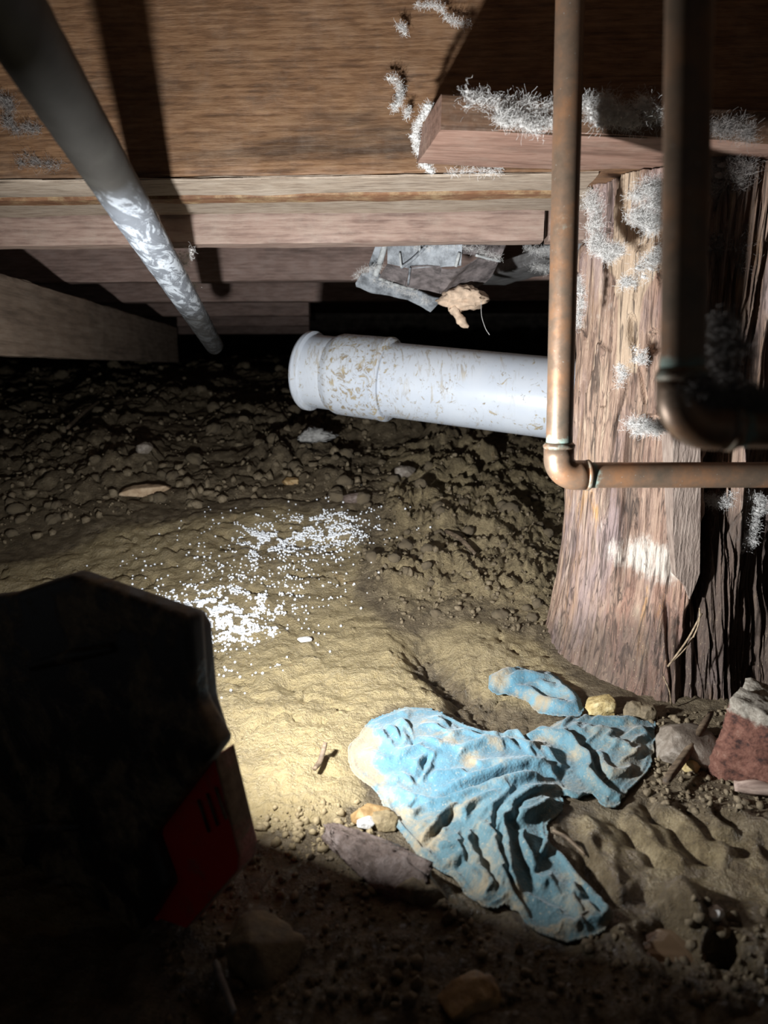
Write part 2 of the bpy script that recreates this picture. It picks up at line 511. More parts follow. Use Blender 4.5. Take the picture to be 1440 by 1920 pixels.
def m_copper(name, dull, verd, orange, dark):
    k = NT(name); v = k.coords()
    pat, hot = k.at('verdigris'), k.at('heat')
    n = k.noise(v, 28, 6, 0.65); n2 = k.noise(v, 160, 5, 0.7)
    col = k.ramp(n, [(0.3, dark), (0.5, dull), (0.68, orange)])
    col = k.mix(k.math('MULTIPLY', hot, 0.85), col, (0.62, 0.21, 0.05))
    e = k.math('ADD', pat, k.math('MULTIPLY', k.math('SUBTRACT', n2, 0.5), 0.9))
    f = k.bw(e, 0.42, 0.75)
    col = k.mix(f, col, verd)
    spots = k.bw(k.noise(v, 420, 2), 0.70, 0.74)
    col = k.mix(k.math('MULTIPLY', spots, 0.6), col, (0.5, 0.5, 0.45))
    metal = k.math('MULTIPLY', k.math('ADD', 0.5, k.math('MULTIPLY', hot, 0.25)), k.math('SUBTRACT', 1.0, f))
    return k.done(col, k.math('ADD', k.rng(n2, 0.3, 0.7, 0.34, 0.52), k.math('MULTIPLY', f, 0.35)), metal, k.bump(n2, 0.15, 0.0006))
M['copper'] = m_copper('aged_copper', (0.25, 0.165, 0.11), (0.22, 0.30, 0.255), (0.40, 0.205, 0.105), (0.15, 0.12, 0.088))

def m_galv():
    k = NT('galvanised_steel'); v = k.coords()
    fl = k.at('flake')
    n = k.noise(k.coords((1, 1, 1)), 45, 7, 0.7, 1.6); n2 = k.noise(v, 14, 4)
    col = k.ramp(n2, [(0.3, (0.020, 0.018, 0.015)), (0.55, (0.030, 0.027, 0.023)), (0.7, (0.042, 0.039, 0.033))])
    ring = k.noise(k.coords((40, 14, 60), rot=(0, 0.5, 0.3)), 1.6, 6, 0.7, 1.2)
    f = k.math('MULTIPLY', k.bw(ring, 0.46, 0.58), fl)
    col = k.mix(fl, col, (0.14, 0.15, 0.165))
    col = k.mix(f, col, (0.42, 0.45, 0.48))
    rust = k.math('MULTIPLY', k.bw(k.noise(v, 24, 5), 0.66, 0.74), fl)
    col = k.mix(rust, col, (0.45, 0.28, 0.10))
    return k.done(col, k.math('ADD', 0.55, k.math('MULTIPLY', n, 0.2)), k.math('MULTIPLY', fl, 0.15), k.bump(k.math('ADD', k.math('MULTIPLY', ring, fl), k.math('MULTIPLY', n, 0.3)), 0.6, 0.002), spec=0.2)
M['galv'] = m_galv()

def m_post():
    k = NT('rotten_post_wood')
    v = k.coords((1, 1, 0.055)); v2 = k.coords()
    n = k.noise(v, 60, 8, 0.72, 0.6); n1 = k.noise(k.coords((1, 1, 0.22)), 11, 6, 0.65, 0.8); nf = k.noise(k.coords((1, 1, 0.12)), 260, 4, 0.7)
    col = k.ramp(k.math('ADD', k.math('MULTIPLY', n, 0.65), k.math('MULTIPLY', nf, 0.35)),
                 [(0.30, (0.06, 0.037, 0.027)), (0.43, (0.19, 0.118, 0.085)), (0.54, (0.34, 0.23, 0.165)), (0.68, (0.60, 0.47, 0.33))])
    red = k.bw(n1, 0.50, 0.64)
    col = k.mix(k.math('MULTIPLY', red, 0.38), col, (0.25, 0.105, 0.07))
    n3 = k.noise(k.coords((1, 1, 0.18), loc=(3, 2, 1)), 24, 6, 0.7, 0.6)
    col = k.mix(k.math('MULTIPLY', k.bw(n3, 0.56, 0.66), k.at('orange')), col, (0.56, 0.28, 0.065))
    mv = k.noise(k.coords((1, 1, 0.3), loc=(7, 2, 1)), 16, 5, 0.65)
    col = k.mix(k.math('MULTIPLY', k.bw(mv, 0.48, 0.64), 0.45), col, (0.30, 0.24, 0.25))
    pale = k.math('ADD', k.at('pale'), k.math('MULTIPLY', k.math('SUBTRACT', k.noise(k.coords((1, 1, 0.4)), 60, 8, 0.8), 0.5), 2.6))
    col = k.mix(k.math('MULTIPLY', k.bw(pale, 0.45, 1.0), 0.8), col, (0.56, 0.51, 0.44))
    tan = k.math('ADD', k.at('tan'), k.math('MULTIPLY', k.math('SUBTRACT', k.noise(v2, 30, 5), 0.5), 0.7))
    tcol = k.mix(k.noise(k.coords((1, 1, 0.15)), 120, 5, 0.7), (0.34, 0.24, 0.16), (0.52, 0.40, 0.28))
    col = k.mix(k.math('MULTIPLY', k.bw(tan, 0.40, 0.62), 0.85), col, tcol)
    rot = k.math('ADD', k.at('rot'), k.math('MULTIPLY', k.math('SUBTRACT', n, 0.5), 0.9))
    col = k.mix(k.math('MULTIPLY', k.bw(rot, 0.3, 0.8), 0.85), col, (0.045, 0.032, 0.025))
    speck = k.bw(k.noise(v2, 420, 3, 0.7), 0.62, 0.70)
    col = k.mix(k.math('MULTIPLY', speck, k.math('MULTIPLY', k.at('dirt'), 0.6)), col, (0.45, 0.36, 0.22))
    la = k.math('ABSOLUTE', k.math('SUBTRACT', k.noise(k.coords((1, 1, 0.05), loc=(2, 5, 0)), 48, 3, 0.55, 0.5), 0.5))  # painted dark lines, standing in for shade in the fine cracks
    col = k.mix(k.math('MULTIPLY', k.math('SUBTRACT', 1.0, k.bw(la, 0.0, 0.022)), 0.8), col, (0.035, 0.022, 0.016))
    lb = k.math('ABSOLUTE', k.math('SUBTRACT', k.noise(k.coords((1, 1, 0.07), loc=(8, 1, 0)), 110, 3, 0.6, 0.5), 0.5))
    col = k.mix(k.math('MULTIPLY', k.math('SUBTRACT', 1.0, k.bw(lb, 0.0, 0.030)), 0.6), col, (0.05, 0.033, 0.025))
    crack = k.at('crack')
    col = k.mix(k.math('MULTIPLY', crack, 0.6), col, (0.03, 0.02, 0.015))  # shade of the modelled cracks put into the colour
    return k.done(col, 0.68, normal=k.bump(k.math('ADD', n, nf), 0.8, 0.003), spec=0.35)
M['post'] = m_post()
M['splinter'] = wood('grey_splinter', (0.13, 0.095, 0.075), (0.25, 0.19, 0.155), (0.36, 0.29, 0.24), band=90, seed=12.5, bump=0.6)

def m_cloth():
    k = NT('blue_microfibre'); v = k.coords()
    n = k.noise(v, 34, 9, 0.78, 0.3); nf = k.noise(v, 600, 3, 0.7); t = k.vor(v, 420)
    col = k.ramp(k.noise(v, 18, 4), [(0.3, (0.048, 0.125, 0.168)), (0.5, (0.082, 0.185, 0.238)), (0.7, (0.15, 0.26, 0.30))])
    teal = k.at('soak')
    col = k.mix(k.math('MULTIPLY', teal, 0.88), col, (0.062, 0.12, 0.135))
    m = k.math('ADD', k.at('mud'), k.math('MULTIPLY', k.math('SUBTRACT', n, 0.5), 2.0))
    mf = k.bw(m, 0.22, 0.85)
    mc = k.mix(k.noise(v, 120, 4), (0.20, 0.145, 0.08), (0.37, 0.285, 0.165))
    col = k.mix(k.math('MULTIPLY', mf, 0.86), col, mc)
    gr = k.bw(k.noise(v, 330, 4, 0.75), 0.58, 0.68)
    col = k.mix(k.math('MULTIPLY', gr, 0.5), col, (0.42, 0.35, 0.24))
    h = k.math('ADD', t, nf)
    b = k.b.inputs
    b['Sheen Weight'].default_value = 0.25; b['Sheen Roughness'].default_value = 0.5
    return k.done(col, 0.8, normal=k.bump(h, 0.6, 0.0007), spec=0.2)
M['cloth'] = m_cloth()

def plain(name, col, rough=0.6, metal=0.0, n_scale=60, var=0.35, bump=0.15, spec=0.4):
    k = NT(name); v = k.coords()
    n = k.noise(v, n_scale, 6, 0.7)
    c = k.mix(k.bw(n, 0.3, 0.7), tuple(x * (1 - var) for x in col), tuple(min(1, x * (1 + var)) for x in col))
    return k.done(c, rough, metal, k.bump(n, bump, 0.002), spec)

def muddy(name, col, mud_amt, rough=0.5):
    k = NT(name); v = k.coords()
    n = k.noise(v, 22, 7, 0.7, 0.4); n2 = k.noise(v, 140, 5, 0.7)
    f = k.bw(n, 0.62 - mud_amt * 0.3, 0.78 - mud_amt * 0.3)
    mud = k.ramp(n2, [(0.3, (0.10, 0.07, 0.04)), (0.7, (0.28, 0.21, 0.13))])
    c = k.mix(k.math('MULTIPLY', f, 0.9), col, mud)
    return k.done(c, k.math('ADD', rough, k.math('MULTIPLY', f, 0.25)), normal=k.bump(k.math('ADD', f, k.math('MULTIPLY', n2, 0.4)), 0.4, 0.002))
M['lamp_black'] = muddy('black_rubber', (0.022, 0.021, 0.022), 0.55, 0.42)
M['lamp_rim'] = muddy('grey_rubber', (0.12, 0.118, 0.12), 0.3, 0.4)
M['lamp_red'] = muddy('red_plastic', (0.62, 0.022, 0.02), 0.36, 0.4)
M['lamp_dust'] = muddy('dusty_red_plastic', (0.40, 0.12, 0.09), 0.8, 0.6)
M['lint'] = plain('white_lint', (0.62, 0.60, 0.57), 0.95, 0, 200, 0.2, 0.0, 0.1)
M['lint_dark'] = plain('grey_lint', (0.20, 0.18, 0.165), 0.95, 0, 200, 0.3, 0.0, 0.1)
M['duct'] = plain('dull_sheet_metal', (0.25, 0.265, 0.28), 0.6, 0.0, 40, 0.6, 0.5)
M['duct_brown'] = plain('stained_sheet_metal', (0.165, 0.14, 0.135), 0.7, 0.0, 50, 0.6, 0.5)
M['duct_white'] = plain('white_dusted_metal', (0.46, 0.47, 0.46), 0.8, 0.0, 120, 0.25, 0.4)
M['foam'] = plain('beige_foam', (0.62, 0.46, 0.33), 0.9, 0, 90, 0.25, 0.6)
M['bead'] = plain('white_foam_bead', (0.76, 0.78, 0.80), 0.7, 0, 60, 0.05, 0.0)
M['water'] = plain('muddy_water', (0.13, 0.085, 0.05), 0.05, 0, 20, 0.1, 0.02, 0.5)
M['paper'] = plain('grey_scrap', (0.30, 0.29, 0.27), 0.8, 0, 80, 0.4, 0.4)
M['foundation'] = plain('dark_foundation', (0.09, 0.075, 0.06), 0.9, 0, 12, 0.5, 0.6)
def m_emit():
    k = NT('lamp_lens')
    k.b.inputs['Base Color'].default_value = (0.9, 0.9, 0.9, 1)
    k.b.inputs['Emission Color'].default_value = (0.93, 0.97, 1, 1); k.b.inputs['Emission Strength'].default_value = 6.0
    return k.m
M['lens'] = m_emit()

# ================================================================== THE SETTING
# ------------------------------------------------------------------ ground
_gy = np.array([-2, .55, .75, .9, 1.05, 1.3, 1.6, 2.0, 3.0, 4.5, 8.0])
_gz = np.array([0, 0, .008, .03, .065, .125, .182, .24, .325, .385, .41])
_yy = np.linspace(-2, 8, 2001)
_zz = np.interp(_yy, _gy, _gz)
_ker = np.hanning(61); _ker /= _ker.sum()
_zz = np.convolve(np.pad(_zz, 30, mode='edge'), _ker, 'valid')

def zbase(X, Y):
    return np.interp(Y, _yy, _zz) + 0 * X

def G2(px, py):
    """where the sight line of a photograph pixel meets the smooth ground"""
    d = ray(px, py)
    t = 0.05
    lo = 0.05; hi = None
    while t < 12:
        p = CAM + d * t
        if p[2] < zbase(p[0], p[1]): hi = t; break
        lo = t; t *= 1.05
    if hi is None: hi = 12
    for _ in range(30):
        m = (lo + hi) / 2; p = CAM + d * m
        if p[2] < zbase(p[0], p[1]): hi = m
        else: lo = m
    return CAM + d * hi

def Z6(pts):   # coordinates measured in an enlarged crop of the rag
    return [(600 + x / 2.182, 1200 + y / 2.182) for x, y in pts]

RAG = Z6([(205, 350), (290, 315), (370, 293), (470, 300), (600, 352), (700, 378), (880, 370), (1000, 325), (1150, 318), (1310, 333), (1365, 345), (1364, 420), (1345, 520), (1262, 612), (1215, 680), (1160, 680),
          (1110, 628), (1050, 662), (985, 650), (990, 710), (925, 780), (940, 850), (1000, 915), (1062, 1000), (1130, 1080), (1178, 1140), (1188, 1200), (1120, 1252), (1000, 1268), (900, 1228),
          (810, 1140), (760, 1108), (690, 1122), (610, 1060), (560, 985), (490, 945), (400, 885), (340, 800), (270, 690), (230, 612), (140, 545), (120, 462), (165, 405)])
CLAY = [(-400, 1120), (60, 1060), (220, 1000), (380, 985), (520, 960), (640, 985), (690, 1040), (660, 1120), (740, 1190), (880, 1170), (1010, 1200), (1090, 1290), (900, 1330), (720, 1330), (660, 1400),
        (690, 1490), (600, 1540), (460, 1560), (300, 1700), (-400, 1900)]
CRUMB = [(680, 830), (1080, 820), (1090, 1230), (980, 1190), (860, 1170), (740, 1180), (660, 1080), (700, 980)]
GROOVE = [(1040, 1530), (1140, 1490), (1290, 1510), (1440, 1590), (1500, 1760), (1280, 1700), (1120, 1640)]

def ground_fields(X, Y):
    z0 = zbase(X, Y)
    px, py = proj(X, Y, z0)
    front = Y > 0.2
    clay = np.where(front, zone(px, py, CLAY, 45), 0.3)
    crumb = np.where(front, zone(px, py, CRUMB, 60), 0)
    far = sstep(0.95, 1.3, Y)
    grv = np.where(front, zone(px, py, GROOVE, 40), 0)
    near = 1 - sstep(0.42, 0.56, Y)
    rough = np.clip(np.maximum(np.maximum(far, crumb), 0.22 * near + 0.22) * (1 - clay * 0.85), 0, 1) * (1 - 0.55 * grv)
    under = np.where(front, zone(px, py, RAG, 22), 0)
    rough = rough * (1 - 0.9 * under)
    z = z0 + 0.012 * fbm(X * 3.2, Y * 3.2, 1, 3) + 0.006 * fbm(X * 9, Y * 9, 4, 3)
    # smooth clay sheets: stretched ripples and a few cracks
    rip = fbm(X * 26 + 4 * fbm(X * 5, Y * 5, 31, 2), Y * 48, 8, 4)
    wx0 = X + 0.02 * fbm(X * 14, Y * 14, 71, 2); wy0 = Y + 0.02 * fbm(X * 14, Y * 14, 72, 2)
    z = z + clay * (1 - under) * (0.0055 * rip + 0.0026 * fbm(wx0 * 95, wy0 * 170, 12, 3) + 0.0022 * np.abs(vn(wx0 * 60, wy0 * 130, 73)) + 0.0014 * np.abs(vn(wx0 * 160, wy0 * 260, 74)))
    ck = ridged(X * 13 + 1.5 * vn(X * 6, Y * 6, 3), Y * 24, 15, 2)
    z = z - clay * (1 - under) * 0.009 * sstep(0.82, 0.95, ck)
    # clods of several sizes
    wx = X + 0.010 * fbm(X * 40, Y * 40, 21, 2); wy = Y + 0.010 * fbm(X * 40, Y * 40, 22, 2)
    d1c, d2c, r3 = worley(X * 95 + 1.5 * vn(X * 60, Y * 60, 61), Y * 95 + 1.5 * vn(X * 60, Y * 60, 62), 9)
    c3 = np.clip(1 - d1c * 1.1, 0, 1) * (0.1 + 0.9 * r3)
    wx = wx + 0.03 * fbm(X * 11, Y * 11, 63, 2); wy = wy + 0.03 * fbm(X * 11, Y * 11, 64, 2)
    b1 = np.abs(vn(wx * 15, wy * 19, 65)) ** 0.8; b2 = np.abs(vn(wx * 34, wy * 40, 66)) ** 0.8; b3 = np.abs(vn(wx * 78, wy * 85, 67)) ** 0.9
    gate = 0.35 + 0.65 * sstep(-0.3, 0.4, fbm(X * 6, Y * 6, 68, 2))
    z = z + rough * gate * ((0.016 + 0.016 * far) * b1 + 0.013 * b2 + (0.0085 + 0.004 * crumb) * b3 + (0.0065 * (1 - 0.3 * far) + 0.004 * crumb) * c3 + 0.0035 * np.abs(vn(X * 170, Y * 170, 69)) + 0.012 * fbm(X * 20, Y * 20, 25, 5, 0.6))
    z = z - rough * 0.012 * sstep(0.80, 0.95, ridged(X * 8, Y * 11, 41, 3))
    # the clay sheet ends in a low broken lip at the back
    dl = seg_dist(px, py, [(180, 1010), (380, 985), (520, 958), (650, 985)])[0]
    z = z + np.where(front, 0.008 * np.exp(-(dl / 28) ** 2), 0)
    # hollow behind the rag, with a straight clay ridge on its left
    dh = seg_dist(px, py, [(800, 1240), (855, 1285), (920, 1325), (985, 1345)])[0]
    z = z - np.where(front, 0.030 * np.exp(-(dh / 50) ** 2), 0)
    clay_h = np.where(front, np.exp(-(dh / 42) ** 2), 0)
    z = z + clay_h * (0.006 * np.abs(vn(X * 70, Y * 80, 91)) + 0.004 * vn(X * 160, Y * 160, 92))
    dr = seg_dist(px, py, [(735, 1225), (780, 1270), (825, 1308)])[0]
    z = z + np.where(front, 0.009 * np.exp(-(dr / 26) ** 2), 0)
    dd = seg_dist(px, py, [(560, 1290), (640, 1310)])[0]
    z = z - np.where(front, 0.007 * np.exp(-(dd / 30) ** 2), 0)
    # pressed grooves on the right
    for k, (a, b, c) in enumerate([((1060, 1560), (1100, 1620), (1130, 1690)), ((1150, 1530), (1190, 1580), (1240, 1625)),
                                   ((1215, 1510), (1265, 1560), (1330, 1615)), ((1285, 1520), (1330, 1565), (1390, 1610)), ((1345, 1530), (1400, 1580), (1470, 1630))]):
        pxw = px + 14 * vn(px / 40, py / 40, 51 + k); pyw = py + 14 * vn(px / 40, py / 40, 81 + k)
        dg, t, _, _ = seg_dist(pxw, pyw, [a, b, c])
        z = z - np.where(front, 0.007 * np.exp(-(dg / 14) ** 2), 0)
        dg2 = seg_dist(pxw, pyw, [(a[0] + 32, a[1] - 3), (b[0] + 34, b[1] - 4), (c[0] + 34, c[1] - 4)])[0]
        z = z + np.where(front, 0.006 * np.exp(-(dg2 / 17) ** 2), 0)
    # puddle bowl, lump beside it and a hole
    dp = np.hypot((px - 1255) / 1.25, py - 1780)
    z = z - np.where(front, 0.022 * np.exp(-(dp / 42) ** 2), 0)
    dq = seg_dist(px, py, [(1275, 1700), (1300, 1745)])[0]
    z = z + np.where(front, 0.018 * np.exp(-(dq / 30) ** 2), 0)
    dk = np.hypot(px - 1352, (py - 1800) / 0.9)
    z = z - np.where(front, 0.045 * sstep(40, 18, dk), 0)
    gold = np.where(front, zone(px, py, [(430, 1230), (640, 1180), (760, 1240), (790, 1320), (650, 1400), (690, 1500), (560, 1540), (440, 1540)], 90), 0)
    wet = np.clip(0.8 * near + clay * 0.55 + 0.35 * grv + 0.25 * fbm(X * 7, Y * 7, 77, 2), 0, 1)
    clay_m = np.clip(np.maximum(clay * (1 - 0.8 * clay_h), 0.45 * grv + 0.52 * crumb), 0, 1)  # hollow's shade put into the colour: clay thinned to dark soil there
    return z, clay_m, wet, gold

def gz(X, Y):
    return float(ground_fields(np.array([float(X)]), np.array([float(Y)]))[0][0])

def G(px, py, lift=0.0):
    p = G2(px, py)
    return np.array([p[0], p[1], gz(p[0], p[1]) + lift])

rows = np.concatenate([np.linspace(-0.9, 0.16, 24)[:-1], np.geomspace(0.16 + 0.25, 7.5 + 0.25, 820) - 0.25])
cs = np.linspace(-1, 1, 840)
cs = 0.62 * cs + 0.38 * cs ** 3
wid = 1.15 * (np.maximum(rows, 0.25) + 0.3)
GX = wid[:, None] * cs[None]; GY = np.repeat(rows[:, None], len(cs), 1)
zf, clay_f, wet_f, gold_f = ground_fields(GX.ravel(), GY.ravel())
me = mesh_np('floor', np.stack([GX.ravel(), GY.ravel(), zf], 1), grid_quads(len(rows), len(cs)))
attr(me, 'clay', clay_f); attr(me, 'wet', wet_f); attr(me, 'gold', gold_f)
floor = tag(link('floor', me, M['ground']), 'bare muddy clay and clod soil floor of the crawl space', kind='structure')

# dark foundation wall far behind, subfloor above
co, q, t = rough_box(14, 0.2, 1.3, 3, amp=0.02, nx=40)
wb = link('wall_back', mesh_np('wall_back', co + np.array([-7, 7.0, -0.2]), q, t), M['foundation'])
tag(wb, 'dark foundation wall lost in the shadow at the far end', kind='structure')
ce = tag(empty('ceiling', (0, 0, 0.80)), 'dark subfloor boards above the joists', kind='structure')
pc, pq, pt = rough_box(9.0, 0.138, 0.02, 77, nx=20)
pm = mesh_np('subfloor_plank', pc, pq, pt)
pm.materials.append(M['plank'])
for i in range(56):
    o = bpy.data.objects.new('subfloor_plank', pm)
    COL.objects.link(o); o.parent = ce
    o.location = (-4.5 + 0.03 * (i % 3), -0.9 + i * 0.14, 0)

# ------------------------------------------------------------------ beams and joists
YAW = math.radians(3.3)
def bx(X, Y):                      # line running across the picture, left end farther away
    return Y - math.tan(YAW) * X
def cross_board(name, Y, z, T, H, x0, x1, mat, seed, **kw):
    return board(name, (x0, bx(x0, Y), z), (x1, bx(x1, Y), z), T, H, mat, seed, **kw)

zb = 0.536
o = cross_board('floor_beam', 0.775, zb, 0.070, 0.26, -1.6, 1.5, M['beam'], 1, nx=200, bev=0.002)
tag(o, 'deep brown grained timber beam across the top, carrying the pipe shadow', 'beam')
o = cross_board('nailing_strip', 0.846, zb - 0.005, 0.036, 0.04, -1.6, 0.205, M['strip'], 2, nx=200, bev=0.004)
tag(o, 'thin brown and yellow splintered strip between the two pale undersides', 'board')
o = cross_board('floor_beam', 0.888, zb, 0.080, 0.25, -1.6, 1.5, M['board_pale'], 3, nx=200, bev=0.002)
tag(o, 'second pale beam board behind the brown strip, underside showing', 'beam')
xe = P(1011, 420, 0.99)[0]
o = cross_board('ledger_board', 0.972, 0.5015, 0.034, 0.10, -1.6, xe, M['board_pink'], 4, nx=160, bev=0.002)
tag(o, 'low pinkish ledger board with wavy grain, its end stopping near the copper pipe', 'board')
o = cross_board('ledger_board', 0.976, 0.503, 0.034, 0.10, xe + 0.007, 0.62, M['board_pink'], 5, nx=60, bev=0.003)
tag(o, 'short dusty ledger piece behind the copper pipe, past the dark gap', 'board')

o = cross_board('beam_edge_strip', 0.7765, zb - 0.0035, 0.066, 0.0034, -1.6, 0.212, M['board_pale'], 14, nx=200, bev=0.001)  # pale layer standing in for light on the beam's underside
tag(o, 'thin pale grey layer added for the lit underside of the brown beam', 'board')

jl = [(1.62, 0.525, 2.6, 'nearest reddish brown floor joist behind the ledger board', -2.4),
      (2.12, 0.522, 2.6, 'second floor joist back, seen behind the torn duct', -2.6),
      (2.72, 0.520, None, 'third floor joist back, ending in the dark above the white pipe', -3.0),
      (3.45, 0.520, None, 'fourth floor joist back, low in the dark beside the grey pipe', -3.4),
      (4.4, 0.520, None, 'farthest floor joist in the dark distance', -3.6)]
for i, (Y, z, x1, lab, x0) in enumerate(jl):
    if x1 is None: x1 = P(578, 590, Y)[0]
    o = cross_board('floor_joist', Y, z, 0.045, 0.255, x0, x1, M['joist'], 20 + i, nx=120)
    tag(o, lab, 'joist', 'floor joists running across')
# girder at the left running away
A = P(0, 666, 1.15); B = P(335, 678, 2.75)
A[2] = 0.362; B[2] = 0.352
A = A - (B - A) * 0.2
o = board('girder', A, B, 0.07, 0.127, M['girder'], 33, nx=120)
tag(o, 'dull brown girder plank on the left running back under the joists', 'beam')
# dusty grey board running back on the right
o = board('brace_board', P(872, 533, 1.60), P(1120, 455, 1.02), 0.09, 0.022, M['grey_wood'], 35, nx=60)
tag(o, 'dust grey board slanting back behind the torn duct and copper pipe', 'board')

# shim block on the post
A = P(827, 243, 0.637); B = P(1250, 262, 0.664)
A[2] = B[2] = zb + 0.0005
dirx = (Vector(B) - Vector(A)).normalized()
o = board('shim_block', A, Vector(A) + dirx * 0.52, 0.108, 0.026, M['shim'], 41, nx=120, bev=0.0015, amp=0.001)
tag(o, 'reddish brown shim board lying on top of the rotten post', 'board')
o.data.materials.append(M['shim_side'])
for pl in o.data.polygons:
    if pl.normal.y < -0.6: pl.material_index = 1
SHIM_A = Vector(A); SHIM_D = dirx

# ------------------------------------------------------------------ rotten post
def build_post():
    cx, cy = 0.350, 0.843
    nth, nz = 580, 560
    zbot, ztop = -0.03, zb - 0.0005
    th = np.linspace(0, 2 * math.pi, nth, endpoint=False)
    th = th - 0.62 * np.sin(th)         # finer towards the front
    zs = np.linspace(zbot, ztop, nz)
    TH, Z = np.meshgrid(th, zs)
    # theta 0 = towards the camera (-y), positive to the right (+x)
    s = np.sin(TH); c = -np.cos(TH)
    h = (Z - 0.0) / ztop
    r = 0.1265 + 0.024 * np.exp(-np.clip(h, -0.1, 1) / 0.18)
    left = sstep(0.1, -0.9, s)
    r = r + left * 0.004 * np.exp(-np.clip(h, -0.1, 1) / 0.30)
    r = r * (1 + 0.03 * np.cos(3 * TH + 0.6)) * (1 - 0.28 * sstep(0.1, 0.7, c))
    X0 = cx + s * r; Y0 = cy + c * r
    px, py = proj(X0, Y0, Z)
    frontm = (c < 0.2)
    # right half rotted back behind a ragged edge
    ex = np.interp(py, [200, 780, 1040, 1110, 1200, 1330], [1325, 1318, 1314, 1300, 1262, 1240])
    wob = 7 * vn(Z * 40, Z * 0 + 2.2, 6) + 4 * vn(Z * 130, Z * 0, 7)
    rec = sstep(0, 13, px - ex - wob) * frontm
    depth = np.interp(py, [200, 700, 900, 1100, 1250, 1340], [0.014, 0.016, 0.010, 0.010, 0.008, 0.004])
    gap = np.exp(-((px - ex - wob - 17) / 14.0) ** 2) * frontm * np.interp(py, [200, 820, 880, 1080, 1180], [0, 0, 0.024, 0.022, 0.006])
    u = TH * 0.13
    fibre = fbm(u * 170, Z * 7, 11, 4)
    ridge = ridged(u * 120 + 0.6 * vn(u * 30, Z * 9, 4), Z * 5, 13, 3)
    crk = ridged(u * 34 + 0.7 * vn(u * 14, Z * 8, 14), Z * 2.4 + 3, 17, 2)
    crackw = sstep(0.90, 0.985, crk)
    low = sstep(1080, 1220, py)
    d = 0.0022 * fibre + 0.0016 * fbm(u * 420, Z * 26, 19, 2) + 0.004 * fbm(u * 22, Z * 9, 23, 3)
    d = d - 0.008 * crackw * (1 - 0.5 * rec)
    d = d - rec * depth - gap + rec * (0.016 * fbm(u * 75, Z * 5, 29, 3) + 0.016 * (ridge - 0.6))
    shell = (1 - rec) * frontm
    # flaked plates on the upper part: steps in height
    pl = vn(u * 60 + 0.5 * vn(u * 25, Z * 20, 33), Z * 7, 35)
    d = d + shell * sstep(900, 500, py) * 0.006 * (sstep(-0.05, 0.05, pl) - 0.5)
    pl2 = vn(u * 95, Z * 12, 37)
    d = d + shell * sstep(900, 400, py) * 0.003 * (sstep(-0.05, 0.05, pl2) - 0.5)
    # deep bark pocket in the upper right and a few holes
    def pit(x, y, rx, ry, dep):
        nonlocal d
        q = np.hypot((px - x) / rx, (py - y) / ry)
        d = d - frontm * dep * sstep(1.2, 0.5, q)
    pit(1183, 620, 9, 32, 0.012); pit(1216, 785, 22, 9, 0.016); pit(1236, 470, 10, 60, 0.012); pit(1226, 640, 16, 24, 0.010)
    pit(1122, 405, 9, 55, 0.007); pit(1144, 400, 6, 60, 0.008); pit(1200, 440, 18, 30, 0.006); pit(1140, 460, 20, 8, 0.007)
    for (lx, pts) in ((0.008, [(1258, 790), (1262, 850), (1262, 920), (1256, 1010)]), (0.006, [(1196, 690), (1210, 760), (1200, 870)]), (0.005, [(1140, 430), (1150, 560), (1128, 760)])):
        dd = seg_dist(px, py, pts)[0]
        d = d - frontm * lx * sstep(6, 2, dd)
    # rotten bottom right: deep vertical splits
    sp = ridged(u * 70 + 0.8 * vn(u * 30, Z * 12, 44), Z * 4, 47, 2)
    rr = sstep(1180, 1290, px) * sstep(1090, 1190, py) * frontm
    d = d - rr * 0.016 * sstep(0.72, 0.95, sp) + rr * 0.007 * ridge
    d = np.where(frontm, d, 0.003 * fibre)
    r = r + d
    X = cx + s * r; Y = cy + c * r
    # plain top rim follows a slightly uneven cut
    co = np.stack([X.ravel(), Y.ravel(), Z.ravel()], 1)
    quads = grid_quads(nz, nth, True)
    n = len(co)
    co = np.vstack([co, [[cx, cy, ztop]], [[cx, cy, zbot]]])
    tr = [(n, (nz - 1) * nth + j, (nz - 1) * nth + (j + 1) % nth) for j in range(nth)]
    tr += [(n + 1, (j + 1) % nth, j) for j in range(nth)]
    me = mesh_np('trunk', co, quads, tr)
    def A(name, v): attr(me, name, np.concatenate([np.clip(v.ravel(), 0, 1), [0, 0]]))
    pale = zone(px, py, [(1120, 1010), (1200, 1000), (1270, 1020), (1320, 1010), (1315, 1090), (1250, 1105), (1190, 1085), (1130, 1060)], 34) * 0.9
    pale = np.maximum(pale, 0.45 * zone(px, py, [(1060, 930), (1120, 920), (1160, 1010), (1080, 1010)], 40))
    pale = np.maximum(pale, 0.55 * zone(px, py, [(1345, 905), (1440, 900), (1430, 1020), (1370, 1030)], 25))
    pale = np.maximum(pale, 0.42 * zone(px, py, [(1085, 500), (1150, 480), (1160, 650), (1090, 720)], 40))
    tan = zone(px, py, [(1165, 300), (1210, 295), (1180, 420), (1240, 420), (1235, 500), (1200, 560), (1190, 700), (1155, 690), (1160, 560), (1135, 500)], 14)
    org = np.maximum(0.9 * zone(px, py, [(1085, 320), (1120, 310), (1110, 480), (1085, 520)], 20),
                     np.maximum(0.75 * zone(px, py, [(1090, 900), (1180, 900), (1200, 1010), (1290, 1130), (1150, 1180), (1080, 1040)], 50), 0.25))
    rot = np.maximum(0.75 * rec * sstep(880, 1000, py) * (1 - 0.0), np.maximum(0.62 * sstep(1060, 1200, py), 0.65 * rr))
    rot = np.maximum(rot, 0.45 * rec)
    A('pale', pale * frontm); A('tan', tan * frontm); A('orange', np.where(frontm, org, .2)); A('rot', rot)
